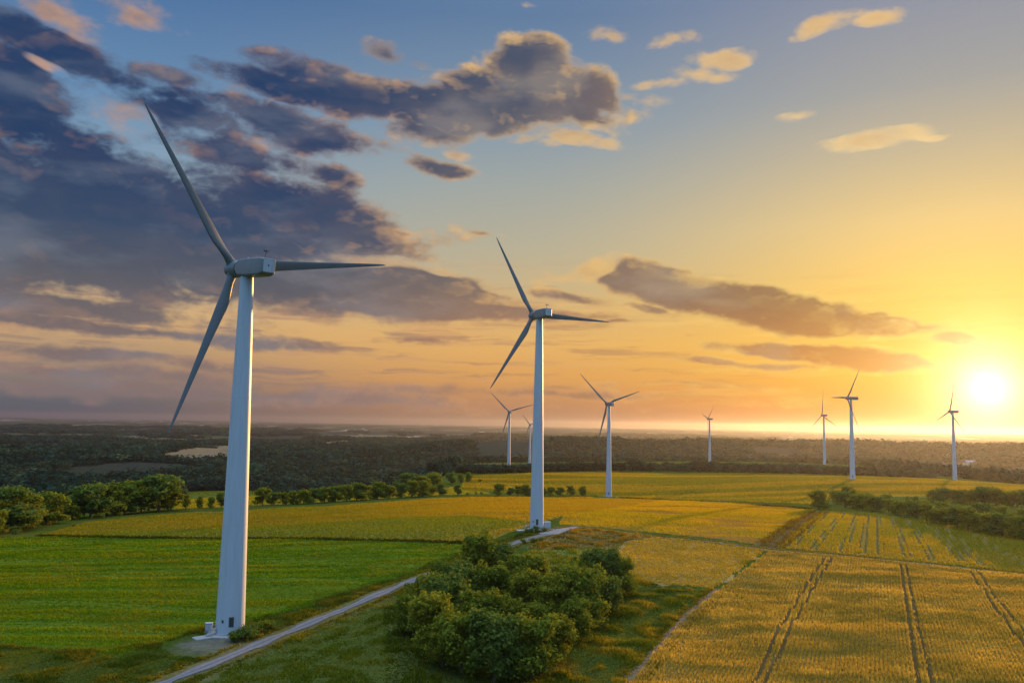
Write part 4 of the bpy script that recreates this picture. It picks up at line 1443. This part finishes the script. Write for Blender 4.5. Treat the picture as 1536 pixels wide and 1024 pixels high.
cabinet(820, 792, (2.6, 1.6, 2.2), 'grey electrical cabinet just right of the second turbine tower')
cabinet(313, 947, (1.4, .9, 1.7), 'small pale electrical cabinet on the left of the nearest turbine foot', .2)
for k, (px, py, h) in enumerate(((843, 807, 1.9), (848, 804, 1.7), (852, 802, 1.6), (856, 799, 1.5))):
    p = at(px, py)
    o = empty('wooden_post', tuple(p), ('leftmost' if k == 0 else 'rightmost' if k == 3 else ORD[k] + ' from the left') + ' of the four short posts by the gravel pad', 'post', 'short wooden posts by the gravel pad')
    MB().lathe([(.13, -.3), (.13, h - .08), (.07, h)], 10).build('shaft', M_WOOD, o)
    MB().lathe([(.145, h - .45), (.145, h - .30)], 10).build('band', M_DARK, o)

# ------------------------------------------------------------------ far woods, one mass each
def crown_template(seed, nleaf):
    rng = np.random.default_rng(seed)
    cs = [(0, 0, .5)] + [(.26 * math.cos(a), .26 * math.sin(a), .55 + .2 * math.sin(a * 2.3 + seed)) for a in np.linspace(0, 6.28, 6)[:-1]]
    rs_ = [.34] + [.22] * 5
    V, F = leaf_cloud(rng, cs, rs_, nleaf, .24, 1.0, .7)
    return V


TPL_HI = [crown_template(s, 220) for s in (1, 2, 3)]
TPL_LO = [crown_template(s, 70) for s in (4, 5, 6)]


def mass(name, x, y, h, w, tpl, label, cat):
    z = height(x, y)
    out, cols = [], []
    which = RNG.integers(len(tpl), size=len(x))
    for k, T in enumerate(tpl):
        m = which == k
        n = m.sum()
        if not n:
            continue
        a = RNG.uniform(0, 6.28, n)
        ca, sa = np.cos(a)[:, None], np.sin(a)[:, None]
        X = (T[None, :, 0] * ca - T[None, :, 1] * sa) * w[m][:, None] + x[m][:, None]
        Y = (T[None, :, 0] * sa + T[None, :, 1] * ca) * w[m][:, None] + y[m][:, None]
        Z = T[None, :, 2] * h[m][:, None] + z[m][:, None] - h[m][:, None] * .06
        out.append(np.stack([X, Y, Z], -1).reshape(-1, 3))
        tone = (.55 + .9 * RNG.random(n) ** 1.5) * (.7 + .7 * fbm(x[m] / 120, y[m] / 120 + 4, 3))
        tc = mixc(np.tile((.015, .042, .030), (n, 1)), RNG.random(n) ** 3 * .7, (.046, .066, .028)) * tone[:, None]
        cols.append(np.repeat(tc, T.shape[0], axis=0))
    V_ = np.concatenate(out)
    print(name, len(x), 'crowns', len(V_) // 4, 'faces')
    o = new_mesh(name, V_, np.arange(len(V_)), 4, M_FOREST, attr=np.concatenate(cols))
    return tag(o, label, cat, kind='stuff')


def wood_points(d0, d1, gap, azlo=-37, azhi=37):
    """Points on a jittered grid in the ring d0..d1 with the density of the place."""
    y0, y1 = d0 * .75, d1
    xs_, ys_ = [], []
    A, B = np.meshgrid(np.arange(-d1 * .75, d1 * .75, gap), np.arange(y0, y1, gap))
    x = A.ravel() + RNG.uniform(-.5, .5, A.size) * gap
    y = B.ravel() + RNG.uniform(-.5, .5, A.size) * gap
    d = np.hypot(x, y)
    az = np.degrees(np.arctan2(x, y))
    rb = np.interp(az, _RB[:, 0], _RB[:, 1])
    k = (d > d0) & (d <= d1) & (d > rb * 1.03) & (az > azlo) & (az < azhi)
    x, y = x[k], y[k]
    keep = np.ones(len(x), bool)
    for p in PALE_FAR:
        keep &= ~inside(p, x, y)
    for q in ('strip', 'far'):
        keep &= ~inside(FIELD[q], x, y)
    gaps = vnoise(x / 260 + 5, y / 420 + 2)
    keep &= gaps < np.where(np.hypot(x, y) > 1600, .66, .80)
    return x[keep], y[keep]


fx, fy = wood_points(430, 1500, 12.5)
mass('forest', fx, fy, RNG.uniform(10, 21, len(fx)), RNG.uniform(14, 27, len(fx)), TPL_HI, 'dark green broadleaf forest filling the valley at the left', 'forest')
fx, fy = wood_points(1500, 4600, 25)
mass('far_forest', fx, fy, RNG.uniform(9, 24, len(fx)), RNG.uniform(22, 52, len(fx)), TPL_LO, 'hazy dark woods covering the far ridge and lowland', 'forest')
fx, fy = wood_points(4600, 9500, 62)
k = fbm(fx / 900 + 3, fy / 1500 + 8, 3) > .47
fx, fy = fx[k], fy[k]
mass('distant_forest', fx, fy, RNG.uniform(12, 24, len(fx)), RNG.uniform(60, 120, len(fx)), TPL_LO, 'faint bands of woodland near the horizon', 'forest')
# belt of trees at the far edge of the plateau field
belt = plan([(690, 711.0), (780, 709), (880, 706.5), (1000, 707), (1140, 709.5), (1260, 713), (1330, 715.5), (1400, 718)])
bl = dense(smooth_line(belt), 6.0)
xx, yy = [], []
for k in range(5):
    u = bl / np.linalg.norm(bl, axis=1)[:, None]
    q = bl + u * (8 + k * 14) + RNG.normal(0, 3, bl.shape)
    xx.append(q[:, 0])
    yy.append(q[:, 1])
xx, yy = np.concatenate(xx), np.concatenate(yy)
bh = RNG.uniform(10.5, 15, len(xx)) * (.9 + .35 * (fbm(xx / 60, yy / 60, 2) - .5)) * np.interp(np.degrees(np.arctan2(xx, yy)), [-6, 0, 5, 24, 28], [.8, .9, 1.0, 1.0, .7])
mass('tree_belt', xx, yy, bh, RNG.uniform(10, 14, len(xx)), TPL_HI, 'dark belt of trees along the far edge of the plateau field', 'tree belt')


# ------------------------------------------------------------------ far buildings in the lowland
def building(px, py, L, W, H, rz, label, wallm, roofm, name='house'):
    p = at(px, py)
    o = empty(name, (p[0], p[1], p[2]), label, 'building', None, rz)
    MB().box((0, 0, H / 2 - .3), (L, W, H + .6)).build('wall', wallm, o)
    hh = W * .30
    e = .5
    MB().loft([[(sx, -W / 2 - e, H - .15), (sx, W / 2 + e, H - .15), (sx, W / 2 + e, H + .15), (sx, 0, H + hh), (sx, -W / 2 - e, H + .15)] for sx in (-L / 2 - e, L / 2 + e)]).build('roof', roofm, o, False)
    for sx in (-.3, 0, .3):
        MB().box((sx * L, -W / 2 - .03, H * .5), (L * .10, .10, H * .4)).build('window', M_DARK, o)
    return o


building(1459, 697, 46, 18, 6, .3, 'long pale farm shed in the glowing lowland under the sun', M_WALL, M_GREY, 'farm_shed')
building(381, 681, 26, 12, 6, -.4, 'small pale building right of the nearest tower, among the far woods', M_WALL, M_ROOF)
building(1424, 684, 20, 10, 6, .5, 'tiny house left of the farm shed in the hazy lowland', M_WALL, M_ROOF)

# ------------------------------------------------------------------ air
HAZE = 3.5e-5
hm, hn = material('haze_air')
pv = hn.n('ShaderNodeVolumePrincipled')
pv.inputs['Color'].default_value = (.31, .35, .52, 1)
pv.inputs['Density'].default_value = HAZE
pv.inputs['Anisotropy'].default_value = .72
ho = hn.n('ShaderNodeOutputMaterial')
hn.t.links.new(pv.outputs[0], ho.inputs['Volume'])
hx, hz0, hz1 = 33000.0, float(GZ.min()) - 1.0, 150.0
hv = np.array([(sx * hx, sy * hx, z) for z in (hz0, hz1) for sy in (-1, 1) for sx in (-1, 1)])
hf = np.array([0, 2, 3, 1, 4, 5, 7, 6, 0, 1, 5, 4, 2, 6, 7, 3, 0, 4, 6, 2, 1, 3, 7, 5])
hz_ob = new_mesh('haze', hv, hf, 4, hm)
tag(hz_ob, 'thin evening haze over the whole landscape', 'haze', kind='stuff')
